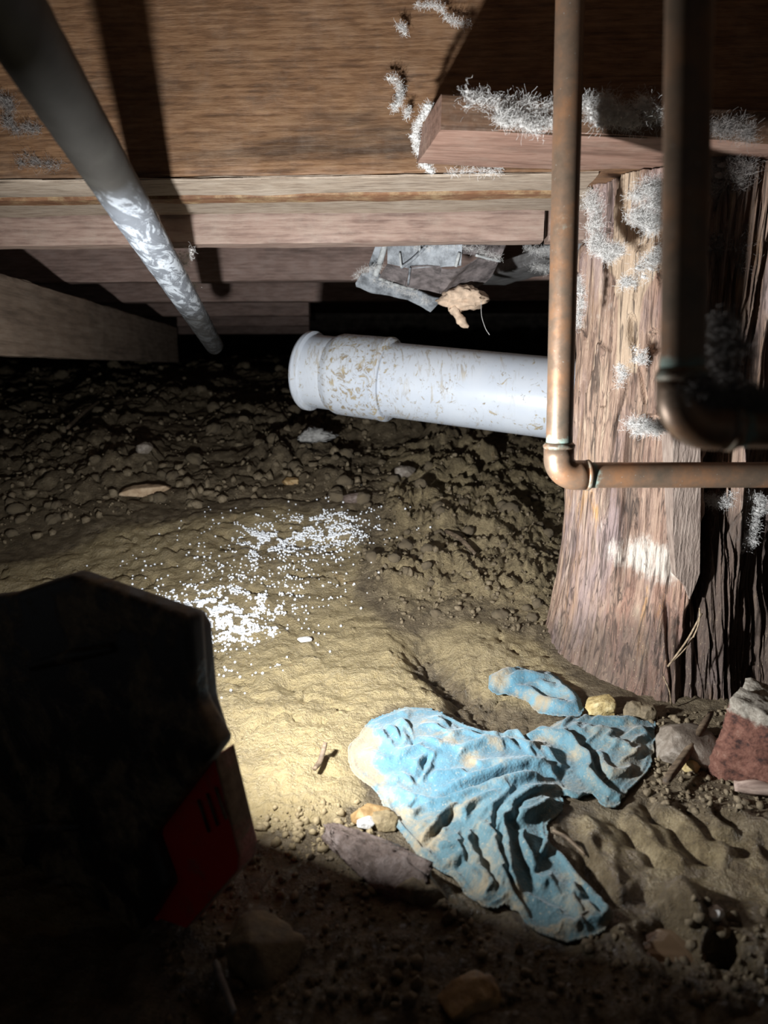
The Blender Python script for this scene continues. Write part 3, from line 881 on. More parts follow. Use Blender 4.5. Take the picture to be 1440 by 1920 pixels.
    A('dirt', sstep(1000, 1250, py)); A('crack', np.maximum(crackw, rr * sstep(0.75, 0.95, sp)))
    root = tag(empty('timber_post', (cx, cy, 0)), 'rotten round timber post, cracked and stained, right of the white pipe', 'post')
    o = link('trunk', me, M['post'], root); o.location = (-cx, -cy, 0)
    # long grey splinter standing proud along the split
    pts = [(1262, 790), (1312, 790), (1314, 900), (1313, 1000), (1312, 1075), (1305, 1095), (1293, 1124), (1284, 1098), (1268, 1080), (1262, 1000), (1262, 900)]
    Yp = 0.704
    w3 = [P(x, y, Yp + 0.00002 * (y - 950)) for x, y in pts]
    bm = bmesh.new()
    vs = [bm.verts.new(p - np.array([cx, cy, 0])) for p in w3]
    f = bm.faces.new(vs)
    ex_ = bmesh.ops.extrude_face_region(bm, geom=[f])
    for v in ex_['geom']:
        if isinstance(v, bmesh.types.BMVert): v.co.y += 0.03
    bmesh.ops.recalc_face_normals(bm, faces=bm.faces)
    bmesh.ops.triangulate(bm, faces=bm.faces)
    m2 = bpy.data.meshes.new('splinter'); bm.to_mesh(m2); bm.free()
    # grain runs upright: rotate local axes
    sp = link('splinter', m2, M['splinter'], root, smooth=False)
    R = Matrix.Rotation(math.radians(90), 4, 'Y')
    m2.transform(R.inverted()); sp.matrix_local = R
    # thin loose fibres leaning on the foot
    for k, (a, b, rad) in enumerate([((1252, 1250), (1316, 1150), 0.0010), ((1256, 1245), (1302, 1190), 0.0007), ((1300, 1195), (1312, 1140), 0.0008), ((1244, 1268), (1258, 1322), 0.0008)]):
        p0 = P(*a, 0.668) - np.array([cx, cy, 0]); p1 = P(*b, 0.676) - np.array([cx, cy, 0])
        mid = (p0 + p1) / 2 + np.array([0.001, -0.003, 0.001])
        tube('loose_fibre', smooth_line([p0, mid, p1], 5), rad, M['straw'], root, 6)
    return root
build_post()

# ================================================================== THE LAMP
def build_lamp():
    O = np.array([-0.132, 0.393, 0.0]); d = np.array([0.5, 0.866, 0]); nrm = -d
    root = tag(empty('flood_light', (O[0], O[1], 0)), 'black and red portable flood light standing in the mud, seen from behind', 'work light')
    def on_plane(px, py, off):
        r = ray(px, py); o2 = O + nrm * off
        t = np.dot(nrm, o2 - CAM) / np.dot(nrm, r)
        return CAM + r * t
    def prism(name, pts, off, depth, mat, bev=0.004, shrink=1.0, taper_c=None, shift=(0, 0, 0)):
        w3 = [on_plane(x, y, off) for x, y in pts] if len(pts[0]) == 2 else [np.array(p) for p in pts]
        c = np.mean(w3, axis=0)
        bm = bmesh.new()
        back = [bm.verts.new(p - O) for p in w3]
        frontv = [bm.verts.new(c + (p - c) * shrink + d * depth + np.array(shift) - O) for p in w3]
        n = len(back)
        bm.faces.new(back); bm.faces.new(frontv[::-1])
        for i in range(n):
            bm.faces.new((back[i], frontv[i], frontv[(i + 1) % n], back[(i + 1) % n]))
        bmesh.ops.recalc_face_normals(bm, faces=bm.faces)
        if bev:
            bmesh.ops.bevel(bm, geom=bm.edges[:], offset=bev, segments=3, affect='EDGES', profile=0.6)
        me = bpy.data.meshes.new(name); bm.to_mesh(me); bm.free()
        o = link(name, me, mat, root)
        me.set_sharp_from_angle(angle=math.radians(40))
        return o
    # black octagonal shell (back), with a proud rim
    shell = [(-330, 1250), (-200, 1150), (20, 1115), (130, 1078), (350, 1158), (362, 1320), (408, 1402), (278, 1575), (312, 1668), (240, 1790), (-100, 1860), (-330, 1780)]
    sh = prism('shell', shell, 0.012, 0.015, M['lamp_black'], 0.005)
    rim = [(-330, 1230), (-200, 1140), (20, 1114), (130, 1076), (358, 1154), (372, 1180), (384, 1318), (409, 1396), (300, 1540), (-300, 1500)]
    prism('rim', rim, -0.003, 0.012, M['lamp_rim'], 0.003, 1.0)
    # ribs / grip dents on the back
    for (x0, y0, x1, y1) in ((20, 1560, 150, 1548), (10, 1680, 120, 1650), (60, 1250, 210, 1215)):
        a = on_plane(x0, y0, 0.013) - O; b = on_plane(x1, y1, 0.013) - O
        tube('rib', [a, (a + b) / 2 + np.array([0, 0, 0.001]), b], [0.003, 0.0042, 0.003], M['lamp_black'], sh, 10)
    # red body below
    red = [(250, 1560), (402, 1418), (448, 1606), (446, 1632), (350, 1742), (298, 1724), (262, 1700)]
    bo = prism('body', red, 0.002, 0.017, M['lamp_red'], 0.0015, 1.0)
    bo.data.materials.append(M['lamp_dust'])
    for pl in bo.data.polygons:
        if pl.normal.dot(Vector((0.866, -0.5, 0.0))) > 0.45: pl.material_index = 1
    for k in range(3):
        a = on_plane(372 + k * 16, 1500 - k * 12, 0.0035) - O; b = on_plane(392 + k * 16, 1560 - k * 12, 0.0035) - O
        tube('vent_slot', [a, b], 0.0009, M['lamp_black'], bo, 8)
    # barrel and lens facing away
    L = LAMP_POS - O
    dn = LAMP_DIR / np.linalg.norm(LAMP_DIR)
    base = L - d * 0.022
    ba = tube('barrel', [base, base + d * 0.008, L - dn * 0.006, L - dn * 0.002], [0.022, 0.022, 0.019, 0.018], M['lamp_black'], root, 40)
    tube('lens', [L - dn * 0.003, L - dn * 0.0012], [0.0155, 0.0155], M['lens'], ba, 32)
    # hidden foot added under the lens so its shadow cuts the near ground
    u_ = np.array([0.866, -0.5, 0])
    prof = [(-0.004, 0.0), (0.060, 0.0), (0.060, 0.034), (0.030, 0.075), (-0.004, 0.075)]
    a0 = [d * x + np.array([0, 0, z]) - u_ * 0.012 + O for x, z in prof]
    bm = bmesh.new()
    v0 = [bm.verts.new(p - O) for p in a0]; v1 = [bm.verts.new(p - O - u_ * 0.16) for p in a0]
    bm.faces.new(v0); bm.faces.new(v1[::-1])
    for i in range(5): bm.faces.new((v0[i], v1[i], v1[(i + 1) % 5], v0[(i + 1) % 5]))
    bmesh.ops.recalc_face_normals(bm, faces=bm.faces)
    bmesh.ops.bevel(bm, geom=bm.edges[:], offset=0.002, segments=2, affect='EDGES')
    me = bpy.data.meshes.new('foot'); bm.to_mesh(me); bm.free()
    link('foot', me, M['lamp_red'], root, False)
    ld = bpy.data.lights.new('lamp_beam', 'AREA')
    ld.shape = 'DISK'; ld.size = LAMP_SIZE; ld.energy = LAMP_POWER; ld.color = (0.94, 0.97, 1.0); ld.spread = LAMP_SPREAD
    lo = bpy.data.objects.new('lamp_beam', ld); COL.objects.link(lo); lo.parent = root
    lo.location = L + dn * 0.001
    lo.rotation_euler = Vector(dn).to_track_quat('-Z', 'Y').to_euler()
    return root
build_lamp()

# ================================================================== PIPES
def copper_attr(o, heat, verd):
    me = o.data; n = len(me.vertices); co = np.zeros(n * 3); me.vertices.foreach_get('co', co); co = co.reshape(-1, 3)
    attr(me, 'heat', heat(co)); attr(me, 'verdigris', verd(co))

def build_copper(top, corner, end, r, bend, label, seed):
    """top -> corner -> end with an elbow fitting"""
    top, corner, end = map(np.array, (top, corner, end))
    root = tag(empty('copper_pipe', corner), label, 'pipe', 'copper water pipes')
    top = corner + (top - corner) * ((0.80 - corner[2]) / (top[2] - corner[2]))      # up to the subfloor
    end = corner + (end - corner) * (1.6 / np.linalg.norm(end - corner))             # on past the post
    T, E = top - corner, end - corner
    u = T / np.linalg.norm(T); v = E / np.linalg.norm(E)
    s = r / 0.0111
    so = bend + 0.010 * s          # socket end distance from corner
    arc = []
    for k in range(13):
        a = k / 12 * math.pi / 2
        arc.append((u + v) * bend - v * bend * math.cos(a) - u * bend * math.sin(a))
    arc = [u * bend * (1 - 0) + 0 * p for p in arc[:0]] + arc
    ro = r * 1.16
    path = [u * so] + [u * (bend + 0.002)] + arc + [v * (bend + 0.002)] + [v * so]
    rad = [ro] + [ro] + [ro] * len(arc) + [ro] + [ro]
    e = tube('elbow', path, rad, M['copper'], root, 40)
    copper_attr(e, lambda c: np.full(len(c), 1.0), lambda c: 0.55 * sstep(so * 0.9, so * 1.1, np.linalg.norm(c, axis=1)))
    for w_, nm in ((u, 'collar'), (v, 'collar')):
        c_ = tube(nm, [w_ * (so - 0.0015), w_ * (so + 0.001), w_ * (so + 0.0035)], [ro * 1.02, ro * 1.05, r * 1.02], M['copper'], e, 40)
        copper_attr(c_, lambda c: np.full(len(c), 0.1), lambda c: np.full(len(c), 0.5))
    for w_, vec, nm in ((u, T, 'vertical_tube'), (v, E, 'horizontal_tube')):
        n = 60
        path = [w_ * so * 0.9 + (vec - w_ * so * 0.9) * (k / n) ** 2 for k in range(n + 1)]
        o = tube(nm, path, r, M['copper'], root, 40)
        copper_attr(o, lambda c: 0.55 * sstep(0.075, 0.03, np.linalg.norm(c, axis=1)) + 0.06,
                    lambda c: 0.70 * sstep(so + 0.022 * s, so + 0.004, np.linalg.norm(c, axis=1)) + 0.5 * np.exp(-((np.linalg.norm(c, axis=1) - 0.205) / 0.012) ** 2) * (1 if nm[0] == 'v' else 0))
    return root
YL = 0.615
build_copper(P(1073, -160, YL), P(1047, 891, YL), P(1700, 890, YL + 0.005), 0.0111, 0.015,
             'slim copper pipe bending right at a bright orange elbow in front of the post', 1)
YR = 0.29
build_copper(P(1296, -160, YR + 0.004), P(1277, 797, YR), P(1650, 806, YR), 0.0084, 0.0120,
             'nearer blurred copper pipe at the right with dark dust on its elbow', 2)

# galvanised conduit at upper left
a = P(-35, -65, 0.31); b = P(402, 648, 1.36)
a = a - (b - a) * 0.55
n = 240
path = [a + (b - a) * k / n for k in range(n + 1)]
gal = tube('steel_pipe', path, 0.0162, M['galv'], None, 36, True,
           lambda k, an: 0.03 * fbm(np.cos(an) * 2 + k * 0.5, np.sin(an) * 2 + k * 0.35, 5, 2) * (1 if k > 25 else 0.3))
tag(gal, 'grey galvanised steel pipe with flaking white coating running back at upper left', 'pipe')
co = np.zeros(len(gal.data.vertices) * 3); gal.data.vertices.foreach_get('co', co); co = co.reshape(-1, 3)
ppx, ppy = proj(co[:, 0], co[:, 1], co[:, 2])
attr(gal.data, 'flake', sstep(340, 420, ppy + 12 * vn(co[:, 1] * 60, co[:, 0] * 90, 3)) * (1 - 0.9 * sstep(555, 605, ppy)))  # pale coating dropped at the far end, painting in the light's falloff

# white sewer pipe
def build_pvc():
    p0 = P(585, 696, 1.255); p1 = P(1030, 746, 1.09)
    ax = (p1 - p0); ax /= np.linalg.norm(ax)
    root = tag(empty('sewer_pipe', p0), 'white plastic sewer pipe smeared with mud, its wide collar end to the left', 'pipe')
    r = 0.0600
    def lathe(name, prof, seg=64):
        path = [ax * x for x, _ in prof]
        fr = frames([Vector(ax * x) for x in (0, 1)])[0]
        s, u = np.array(fr[1]), np.array(fr[2])
        a = np.linspace(0, 2 * math.pi, seg, endpoint=False)
        co = np.concatenate([ax[None] * x + (np.cos(a)[:, None] * s[None] + np.sin(a)[:, None] * u[None]) * rr for x, rr in prof])
        me = mesh_np(name, co, grid_quads(len(prof), seg, True))
        o = link(name, me, M['pvc'], root)
        return o, co
    def subdiv(pr, n=6):
        out = []
        for i in range(len(pr) - 1):
            for k in range(n): out.append((pr[i][0] + (pr[i + 1][0] - pr[i][0]) * k / n, pr[i][1] + (pr[i + 1][1] - pr[i][1]) * k / n))
        return out + [pr[-1]]
    o, c = lathe('pipe', subdiv([(0.10, r - 0.004), (0.10, r), (0.3, r), (0.6, r), (1.3, r), (1.3, r - 0.004), (0.10, r - 0.004)], 20))
    attr(o.data, 'mud', 0.25 + 0.5 * sstep(0.25, 0.12, c @ ax) - 0.1)
    o, c = lathe('socket', subdiv([(0.045, r + 0.001), (0.055, r + 0.0055), (0.06, r + 0.007), (0.135, r + 0.0075), (0.140, r + 0.0085), (0.146, r + 0.0085), (0.150, r + 0.005), (0.151, r - 0.001)], 5))
    attr(o.data, 'mud', np.full(len(c), 0.75))
    o, c = lathe('spigot', subdiv([(0.02, r - 0.006), (0.0, r - 0.006), (-0.004, r - 0.002), (-0.004, r + 0.003), (0.004, r + 0.0035), (0.006, r + 0.001), (0.05, r + 0.001), (0.056, r - 0.002)], 4))
    attr(o.data, 'mud', np.full(len(c), 0.15))
    o, c = lathe('rim', subdiv([(-0.006, r - 0.003), (-0.008, r + 0.004), (-0.004, r + 0.007), (0.003, r + 0.007), (0.005, r + 0.003), (0.004, r)], 3))
    attr(o.data, 'mud', np.full(len(c), 0.0))
    for ob in root.children:
        ob.data.set_sharp_from_angle(angle=math.radians(38))
    # a wooden prop under the hidden right end carries it
    return p0, ax
PV0, PVAX = build_pvc()

# ================================================================== THE RAG
def make_cloth(name, outline, ridges, valleys, label, step=2.8, base=0.0035, mudspots=(), seed=3, bulge=0.005, soak=None, pud=40, knot=(1047, 1475), slack=0.29, relax=320, under_k=0.62):
    ol = smooth_line(outline + outline[:1], 4)[:-1]
    x0, y0 = ol.min(0) - 6; x1, y1 = ol.max(0) + 6
    xs = np.arange(x0, x1, step); ys = np.arange(y0, y1, step)
    PX, PY = np.meshgrid(xs, ys)
    # ragged hem
    d, t, qx, qy = seg_dist(PX, PY, ol, True)
    ins = inside(PX, PY, ol)
    r, c = PX.shape
    q = grid_quads(r, c)
    keep = ins.ravel()[q].any(1)
    q = q[keep]
    X2 = np.where(ins, PX, qx); Y2 = np.where(ins, PY, qy)
    dist = np.where(ins, d, 0)
    # height of the folds
    h = np.zeros(PX.shape)
    for pts, hh, ww in ridges:
        sl = smooth_line(pts, 5)
        dd, tt, nx_, ny_ = seg_dist(X2, Y2, sl)
        # cloth lies over: long gentle slope on one side, tucked steep on the other
        ax_, ay_ = X2 - nx_, Y2 - ny_
        lx_, ly_ = nx_ - 380, ny_ - 1180
        side = (ax_ * lx_ + ay_ * ly_) / (np.hypot(ax_, ay_) * np.hypot(lx_, ly_) + 1e-6)
        wv = ww * np.where(side > 0, 1.0 - 0.45 * side, 1.0 - 1.3 * side)
        env = np.clip(np.minimum(tt, 1 - tt) * 5, 0, 1) ** 0.6
        q_ = dd / wv
        prof = np.where(q_ < 0.5, 1 - 0.5 * q_ ** 2, 0.875 * np.exp(-((q_ - 0.5) / 0.75) ** 2 - (q_ - 0.5) * 0.5))
        add = hh * 0.46 * prof * env
        h = np.maximum(h, add) + 0.22 * np.minimum(h, add)
    for pts, hh, ww in valleys:
        sl = smooth_line(pts, 5)
        dd, tt, _, _ = seg_dist(X2, Y2, sl)
        env = np.clip(np.minimum(tt, 1 - tt) * 6 + 0.2, 0, 1)
        h = h - 0.62 * hh * np.exp(-(dd / ww) ** 2) * env
    h = h + 0.0022 * fbm(X2 / 55 + 0.6 * vn(X2 / 40, Y2 / 40, seed), Y2 / 55, seed, 3) + 0.0012 * (ridged(X2 / 34 + Y2 / 90, Y2 / 44 - X2 / 80, seed + 3, 2) - 0.6)
    h = h + 0.00035 * fbm(X2 / 5, Y2 / 5, seed + 8, 2)
    lim = sstep(0, pud, dist)
    hem = np.exp(-((dist - 5) / 4.5) ** 2) * 0.0022
    H = base * np.minimum(1, 0.35 + dist / 9) + hem + bulge * lim + h * (0.22 + 0.78 * sstep(0, 14, dist))
    H = np.maximum(H, 0.003)
    # to the ground
    used = np.unique(q)
    remap = -np.ones(r * c, int); remap[used] = np.arange(len(used))
    fx = X2.ravel()[used]; fy = Y2.ravel()[used]
    # rays to smooth ground (vectorised bisection)
    dr = FW[None] + RT[None] * ((fx - 720) / F)[:, None] + UP[None] * ((960 - fy) / F)[:, None]
    lo = np.full(len(fx), 0.1); hi = np.full(len(fx), 2.5)
    for _ in range(40):
        m = (lo + hi) / 2; p = CAM[None] + dr * m[:, None]
        below = p[:, 2] < zbase(p[:, 0], p[:, 1])
        hi = np.where(below, m, hi); lo = np.where(below, lo, m)
    p = CAM[None] + dr * hi[:, None]
    zg = ground_fields(p[:, 0], p[:, 1])[0]
    zs = zbase(p[:, 0], p[:, 1])
    zz = np.maximum(zg, 0.5 * zg + 0.5 * zs) + H.ravel()[used]
    co = np.stack([p[:, 0], p[:, 1], zz], 1)
    top = remap[q]
    n = len(co)
    # let the sheet settle: more cloth than ground area, so it buckles into wrinkles that run towards the knot
    e1 = np.vstack([top[:, [0, 1]], top[:, [1, 2]], top[:, [2, 3]], top[:, [3, 0]]])
    e1 = np.unique(np.sort(e1, axis=1), axis=0)
    e2 = np.vstack([top[:, [0, 2]], top[:, [1, 3]]])
    gi = used // c; gj = used % c
    def apart(di, dj):
        ti = gi + di; tj = gj + dj
        ok = (ti < r) & (tj < c) & (tj >= 0)
        t_ = np.full(n, -1); t_[ok] = remap[(ti * c + tj)[ok]]
        k_ = np.nonzero(t_ >= 0)[0]
        return np.stack([k_, t_[k_]], 1)
    e3 = np.vstack([apart(0, 2), apart(2, 0)]); e4 = np.vstack([apart(0, 4), apart(4, 0)])
    E = np.vstack([e1, e2, e3, e4])
    wgt = np.concatenate([np.full(len(e1), 1.0), np.full(len(e2), 0.6), np.full(len(e3), 0.4), np.full(len(e4), 0.22)])
    flat = co.copy(); flat[:, 2] = zz - H.ravel()[used]
    kx, ky = knot
    mx = (fx[E[:, 0]] + fx[E[:, 1]]) / 2; my = (fy[E[:, 0]] + fy[E[:, 1]]) / 2
    tx, ty = kx - mx, ky - my; tl = np.hypot(tx, ty) + 1e-6
    ex, ey = fx[E[:, 1]] - fx[E[:, 0]], fy[E[:, 1]] - fy[E[:, 0]]; el = np.hypot(ex, ey) + 1e-6
    perp = ((ex * ty - ey * tx) / (el * tl)) ** 2
    amt = slack * (0.30 + 0.70 * np.exp(-(tl / 200) ** 2)) * (0.75 + 0.5 * vn(mx / 60, my / 60, seed + 61))
    rest = np.linalg.norm(flat[E[:, 1]] - flat[E[:, 0]], axis=1) * (1 + amt * (0.15 + 0.85 * perp))
    rest = np.maximum(rest, np.linalg.norm(co[E[:, 1]] - co[E[:, 0]], axis=1) * (1 + 0.3 * amt * perp))
    bd = np.zeros(n, bool)
    ed_ = np.sort(np.concatenate([top[:, [0, 1]], top[:, [1, 2]], top[:, [2, 3]], top[:, [3, 0]]]), axis=1)
    kk_, cn_ = np.unique(ed_, axis=0, return_counts=True)
    bd[np.unique(kk_[cn_ == 1])] = True
    cnt_ = np.bincount(E[:, 0], wgt, n) + np.bincount(E[:, 1], wgt, n)
    home = co.copy(); floor_z = flat[:, 2] + 0.002 + under_k * np.maximum(H.ravel()[used] - 0.0035, 0)
    rr_ = np.random.RandomState(seed)
    co[:, 2] += rr_.normal(size=n) * 0.0003
    vel = np.zeros_like(co)
    for it in range(relax):
        dv = co[E[:, 1]] - co[E[:, 0]]
        ln = np.linalg.norm(dv, axis=1) + 1e-9
        k_ = ((ln - rest) / ln * 0.5 * wgt)[:, None] * dv
        corr = np.stack([np.bincount(E[:, 0], k_[:, a_], n) - np.bincount(E[:, 1], k_[:, a_], n) for a_ in range(3)], 1) / cnt_[:, None]
        vel = 0.80 * vel + 1.15 * corr
        vel[:, 2] -= 0.000006
        co = co + vel
        co[:, 2] = np.maximum(co[:, 2], floor_z)
        low_ = co[:, 2] <= floor_z + 1e-6
        vel[low_] *= 0.5
        co[bd] = home[bd] * 0.6 + co[bd] * 0.4
        co[bd, 2] = np.minimum(co[bd, 2], floor_z[bd] + 0.008)
        np.clip(vel, -0.002, 0.002, out=vel)
    me = mesh_np(name, co, top[:, ::-1])
    mud = np.zeros(len(fx)) + 0.24 + 0.36 * fbm(fx / 60, fy / 60, seed + 31, 4)
    for (mx, my, rx, ry, amt) in mudspots:
        wx_ = 14 * fbm(fx / 22, fy / 22, seed + 41, 3); wy_ = 14 * fbm(fx / 22, fy / 22, seed + 42, 3)
        mud = np.maximum(mud, 0.72 * amt * np.exp(-(((fx + wx_ - mx) / (rx * 1.25)) ** 2 + ((fy + wy_ - my) / (ry * 1.3)) ** 2)))
    edge = dist.ravel()[used]
    mud = np.maximum(mud, 0.55 * np.exp(-edge / 16) * (0.6 + 0.6 * vn(fx / 50, fy / 50, seed + 2)))
    so = np.zeros(len(fx)) if soak is None else soak(fx, fy)
    attr(me, 'mud', mud); attr(me, 'soak', so)
    o = link(name, me, M['cloth'])
    so_ = o.modifiers.new('thickness', 'SOLIDIFY'); so_.thickness = 0.0018; so_.offset = -1
    sd_ = o.modifiers.new('smooth', 'SUBSURF'); sd_.levels = 1; sd_.render_levels = 1
    return tag(o, label, 'rag')

RIDGES = [
    (Z6([(1000, 590), (900, 605), (800, 655), (715, 730), (690, 810), (715, 900), (750, 1000), (785, 1095), (850, 1165)]), 0.020, 11),
    (Z6([(985, 640), (890, 672), (800, 735), (762, 810), (770, 900), (785, 1000), (820, 1100)]), 0.022, 10),
    (Z6([(965, 700), (900, 740), (850, 775), (800, 790)]), 0.020, 12),
    (Z6([(600, 800), (610, 880), (640, 960), (680, 1040), (700, 1085)]), 0.016, 13),
    (Z6([(850, 835), (828, 880), (850, 940), (890, 990)]), 0.019, 9),
    (Z6([(900, 930), (930, 900), (925, 840)]), 0.015, 9),
    (Z6([(945, 870), (985, 930), (1055, 1010), (1120, 1085), (1172, 1150), (1176, 1195), (1100, 1225), (1000, 1235), (900, 1195)]), 0.016, 11),
    (Z6([(880, 1040), (950, 1060), (1040, 1120), (1090, 1180)]), 0.008, 14),
    (Z6([(620, 380), (760, 385), (890, 395), (1000, 425), (1075, 480), (1100, 555), (1135, 615), (1185, 668)]), 0.022, 10),
    (Z6([(860, 382), (960, 342), (1080, 330), (1230, 342), (1350, 352)]), 0.016, 12),
    (Z6([(920, 400), (1020, 385), (1120, 400), (1200, 440), (1240, 500)]), 0.016, 15),
    (Z6([(1345, 360), (1310, 440), (1260, 540), (1200, 600)]), 0.014, 15),
    (Z6([(1130, 470), (1170, 540), (1200, 590)]), 0.012, 10),
    (Z6([(480, 650), (560, 612), (650, 592), (760, 575), (900, 560), (1000, 565)]), 0.016, 16),
    (Z6([(500, 560), (560, 500), (640, 460), (760, 440), (880, 470), (960, 530)]), 0.016, 26),
    (Z6([(220, 365), (270, 440), (320, 490), (380, 490)]), 0.014, 11),
    (Z6([(320, 345), (360, 400), (378, 455)]), 0.014, 9),
    (Z6([(130, 470), (220, 490), (310, 510), (330, 495)]), 0.010, 10),
    (Z6([(400, 590), (440, 545), (470, 490), (560, 430)]), 0.014, 15),
    (Z6([(240, 610), (330, 650), (420, 685), (480, 690), (560, 660)]), 0.012, 10),
    (Z6([(415, 855), (470, 790), (540, 715), (600, 670), (660, 640)]), 0.014, 12),
    (Z6([(585, 770), (620, 720), (700, 690), (760, 640)]), 0.018, 13),
    (Z6([(260, 680), (320, 780), (400, 870), (490, 930)]), 0.007, 10),
    (Z6([(480, 900), (560, 930), (600, 900)]), 0.010, 12),
    (Z6([(480, 320), (500, 380), (470, 440)]), 0.010, 14),
]
VALLEYS = [
    (Z6([(400, 580), (430, 540), (445, 505)]), 0.012, 6),
    (Z6([(490, 665), (570, 655), (660, 625), (770, 600), (900, 590), (990, 600)]), 0.012, 6),
    (Z6([(385, 470), (370, 430), (350, 395)]), 0.010, 6),
    (Z6([(745, 820), (735, 900), (765, 1000), (800, 1080)]), 0.010, 5),
    (Z6([(640, 800), (670, 900), (720, 1020)]), 0.007, 9),
    (Z6([(580, 800), (590, 880), (620, 960)]), 0.010, 6),
    (Z6([(800, 800), (805, 900), (850, 1000), (880, 1060), (1000, 1080)]), 0.012, 8),
    (Z6([(960, 560), (1010, 590), (1010, 640)]), 0.016, 8),
    (Z6([(960, 460), (1030, 520), (1060, 590), (1080, 640)]), 0.014, 16),
    (Z6([(1040, 440), (1110, 500), (1140, 560), (1180, 620)]), 0.012, 7),
    (Z6([(420, 860), (490, 800), (560, 730)]), 0.008, 6),
    (Z6([(500, 940), (560, 945), (590, 930)]), 0.012, 5),
    (Z6([(880, 930), (900, 880), (895, 840)]), 0.012, 6),
    (Z6([(900, 1080), (990, 1120), (1040, 1180), (1060, 1200)]), 0.008, 8),
]
spots = [(885, 1440, 26, 12, 1.1), (845, 1408, 22, 10, 0.9), (925, 1418, 20, 12, 0.9), (800, 1370, 12, 9, 0.8), (680, 1405, 22, 26, 1.9), (672, 1440, 30, 25, 1.9), (700, 1465, 30, 14, 1.4), (1000, 1400, 60, 18, 0.9), (1180, 1440, 40, 30, 0.9), (800, 1580, 50, 30, 1.0), (960, 1720, 30, 20, 0.9), (760, 1535, 55, 22, 0.95), (720, 1500, 30, 30, 0.9),
         (870, 1535, 34, 14, 0.95), (920, 1500, 40, 8, 0.7), (975, 1690, 14, 12, 1.0), (845, 1640, 40, 18, 0.85), (900, 1680, 26, 26, 0.8), (810, 1392, 60, 5, 0.8), (960, 1372, 60, 5, 0.9), (1080, 1420, 26, 40, 0.6),
         (1130, 1400, 50, 30, 0.62), (940, 1450, 12, 20, 0.8), (1085, 1675, 16, 14, 0.8), (1030, 1760, 40, 10, 0.7), (740, 1380, 20, 8, 0.7)]
soak = lambda x, y: np.clip(sstep(1480, 1600, y + 0.15 * (x - 800)) + sstep(960, 1100, x) * 0.7, 0, 1)
_rw = np.random.RandomState(12)
_ra = np.array(RAG)
for _ in range(400):
    if len(RIDGES) > 45: break
    zx, zy = _rw.uniform(130, 1350), _rw.uniform(310, 1230)
    (qx_, qy_), = Z6([(zx, zy)])
    if not inside(np.array([qx_]), np.array([qy_]), _ra)[0]: continue
    ang = math.atan2(600 - zy, 975 - zx) + _rw.normal() * 0.45
    ln = _rw.uniform(50, 150)
    cx_, cy_ = math.cos(ang), math.sin(ang); bend_ = _rw.normal() * 14
    RIDGES.append((Z6([(zx - cx_ * ln / 2, zy - cy_ * ln / 2), (zx - cy_ * bend_, zy + cx_ * bend_), (zx + cx_ * ln / 2, zy + cy_ * ln / 2)]), _rw.uniform(0.006, 0.013), _rw.uniform(5, 9)))
make_cloth('rag', RAG, RIDGES, VALLEYS, 'large crumpled blue cloth rag caked with mud on the ground', mudspots=spots, soak=soak)
RAG2 = Z6([(690, 150), (760, 128), (840, 120), (930, 130), (1000, 180), (1055, 235), (1075, 290), (1050, 312), (960, 300), (890, 270), (850, 232), (770, 205), (700, 190)])
make_cloth('rag', RAG2, [(Z6([(700, 160), (800, 160), (900, 170), (990, 215), (1060, 285)]), 0.010, 12), (Z6([(770, 205), (860, 220), (930, 260), (1040, 300)]), 0.010, 8)],
           [(Z6([(880, 205), (950, 230), (1010, 260)]), 0.007, 6)], 'small pale blue rag corner poking from the mud at the foot of the post',
           mudspots=[(935, 1272, 18, 18, 1.1), (1010, 1318, 60, 10, 1.1), (960, 1300, 40, 8, 1.0), (1070, 1300, 20, 10, 0.6)], seed=9, bulge=0.005, pud=14, knot=(1090, 1330), slack=0.16, relax=150)

# ================================================================== STONES, BRICK, STICKS
def stone(name, px, py, size, mat, label, seed, rz=0.0, sink=0.35, rough=0.25, blocky=0.3, level=4, cat='stone', tilt=(0, 0), fine=0.06):
    co, f = lump(size, seed, rough, max(fine, 0.12), level, blocky, 9)
    co = rot_xyz(co, tilt[0], tilt[1], rz)
    p = G(px, py)
    o = link(name, mesh_np(name, co, None, f), mat)
    o.location = (p[0], p[1], p[2] + size[2] * (1 - 2 * sink))
    return tag(o, label, cat)

stone('stone', 706, 1628, (0.050, 0.017, 0.017), M['mauve_stone'], 'long mauve grey wet stone left of the big rag', 3, math.radians(-46), 0.30, 0.22, 0.6, 5, tilt=(0.15, 0.06), fine=0.22)
stone('stone', 785, 1680, (0.018, 0.011, 0.010), M['clod'], 'muddy brown stone end touching the lower edge of the rag', 8, -0.4, 0.3, 0.2, 0.4)
stone('stone', 697, 1533, (0.020, 0.012, 0.010), M['orange_stone'], 'orange muddy stone tucked against the left edge of the rag', 13, -0.2, 0.35)
stone('stone', 688, 1553, (0.007, 0.005, 0.005), M['white_stone'], 'tiny white pebble on the mauve stone', 14, 0.2, 0.1)
stone('stone', 720, 1545, (0.012, 0.009, 0.008), M['clay_clod'], 'small tan stone between orange stone and rag', 15, 0.2, 0.3)
stone('stone', 1128, 1332, (0.0185, 0.012, 0.013), M['yellow_stone'], 'yellow rough stone against the foot of the post', 21, 0.1, 0.22, 0.2, 0.45)
stone('soil_clod', 1190, 1345, (0.012, 0.009, 0.011), M['clod'], 'crumbly clod right of the yellow stone', 24, 0.0, 0.2, 0.3, 0, cat='clod')
stone('soil_clod', 1213, 1350, (0.010, 0.008, 0.012), M['clod'], 'crumbly clod next to the foot of the post, beside the tilted slab', 25, 0.6, 0.2, 0.3, 0, cat='clod')
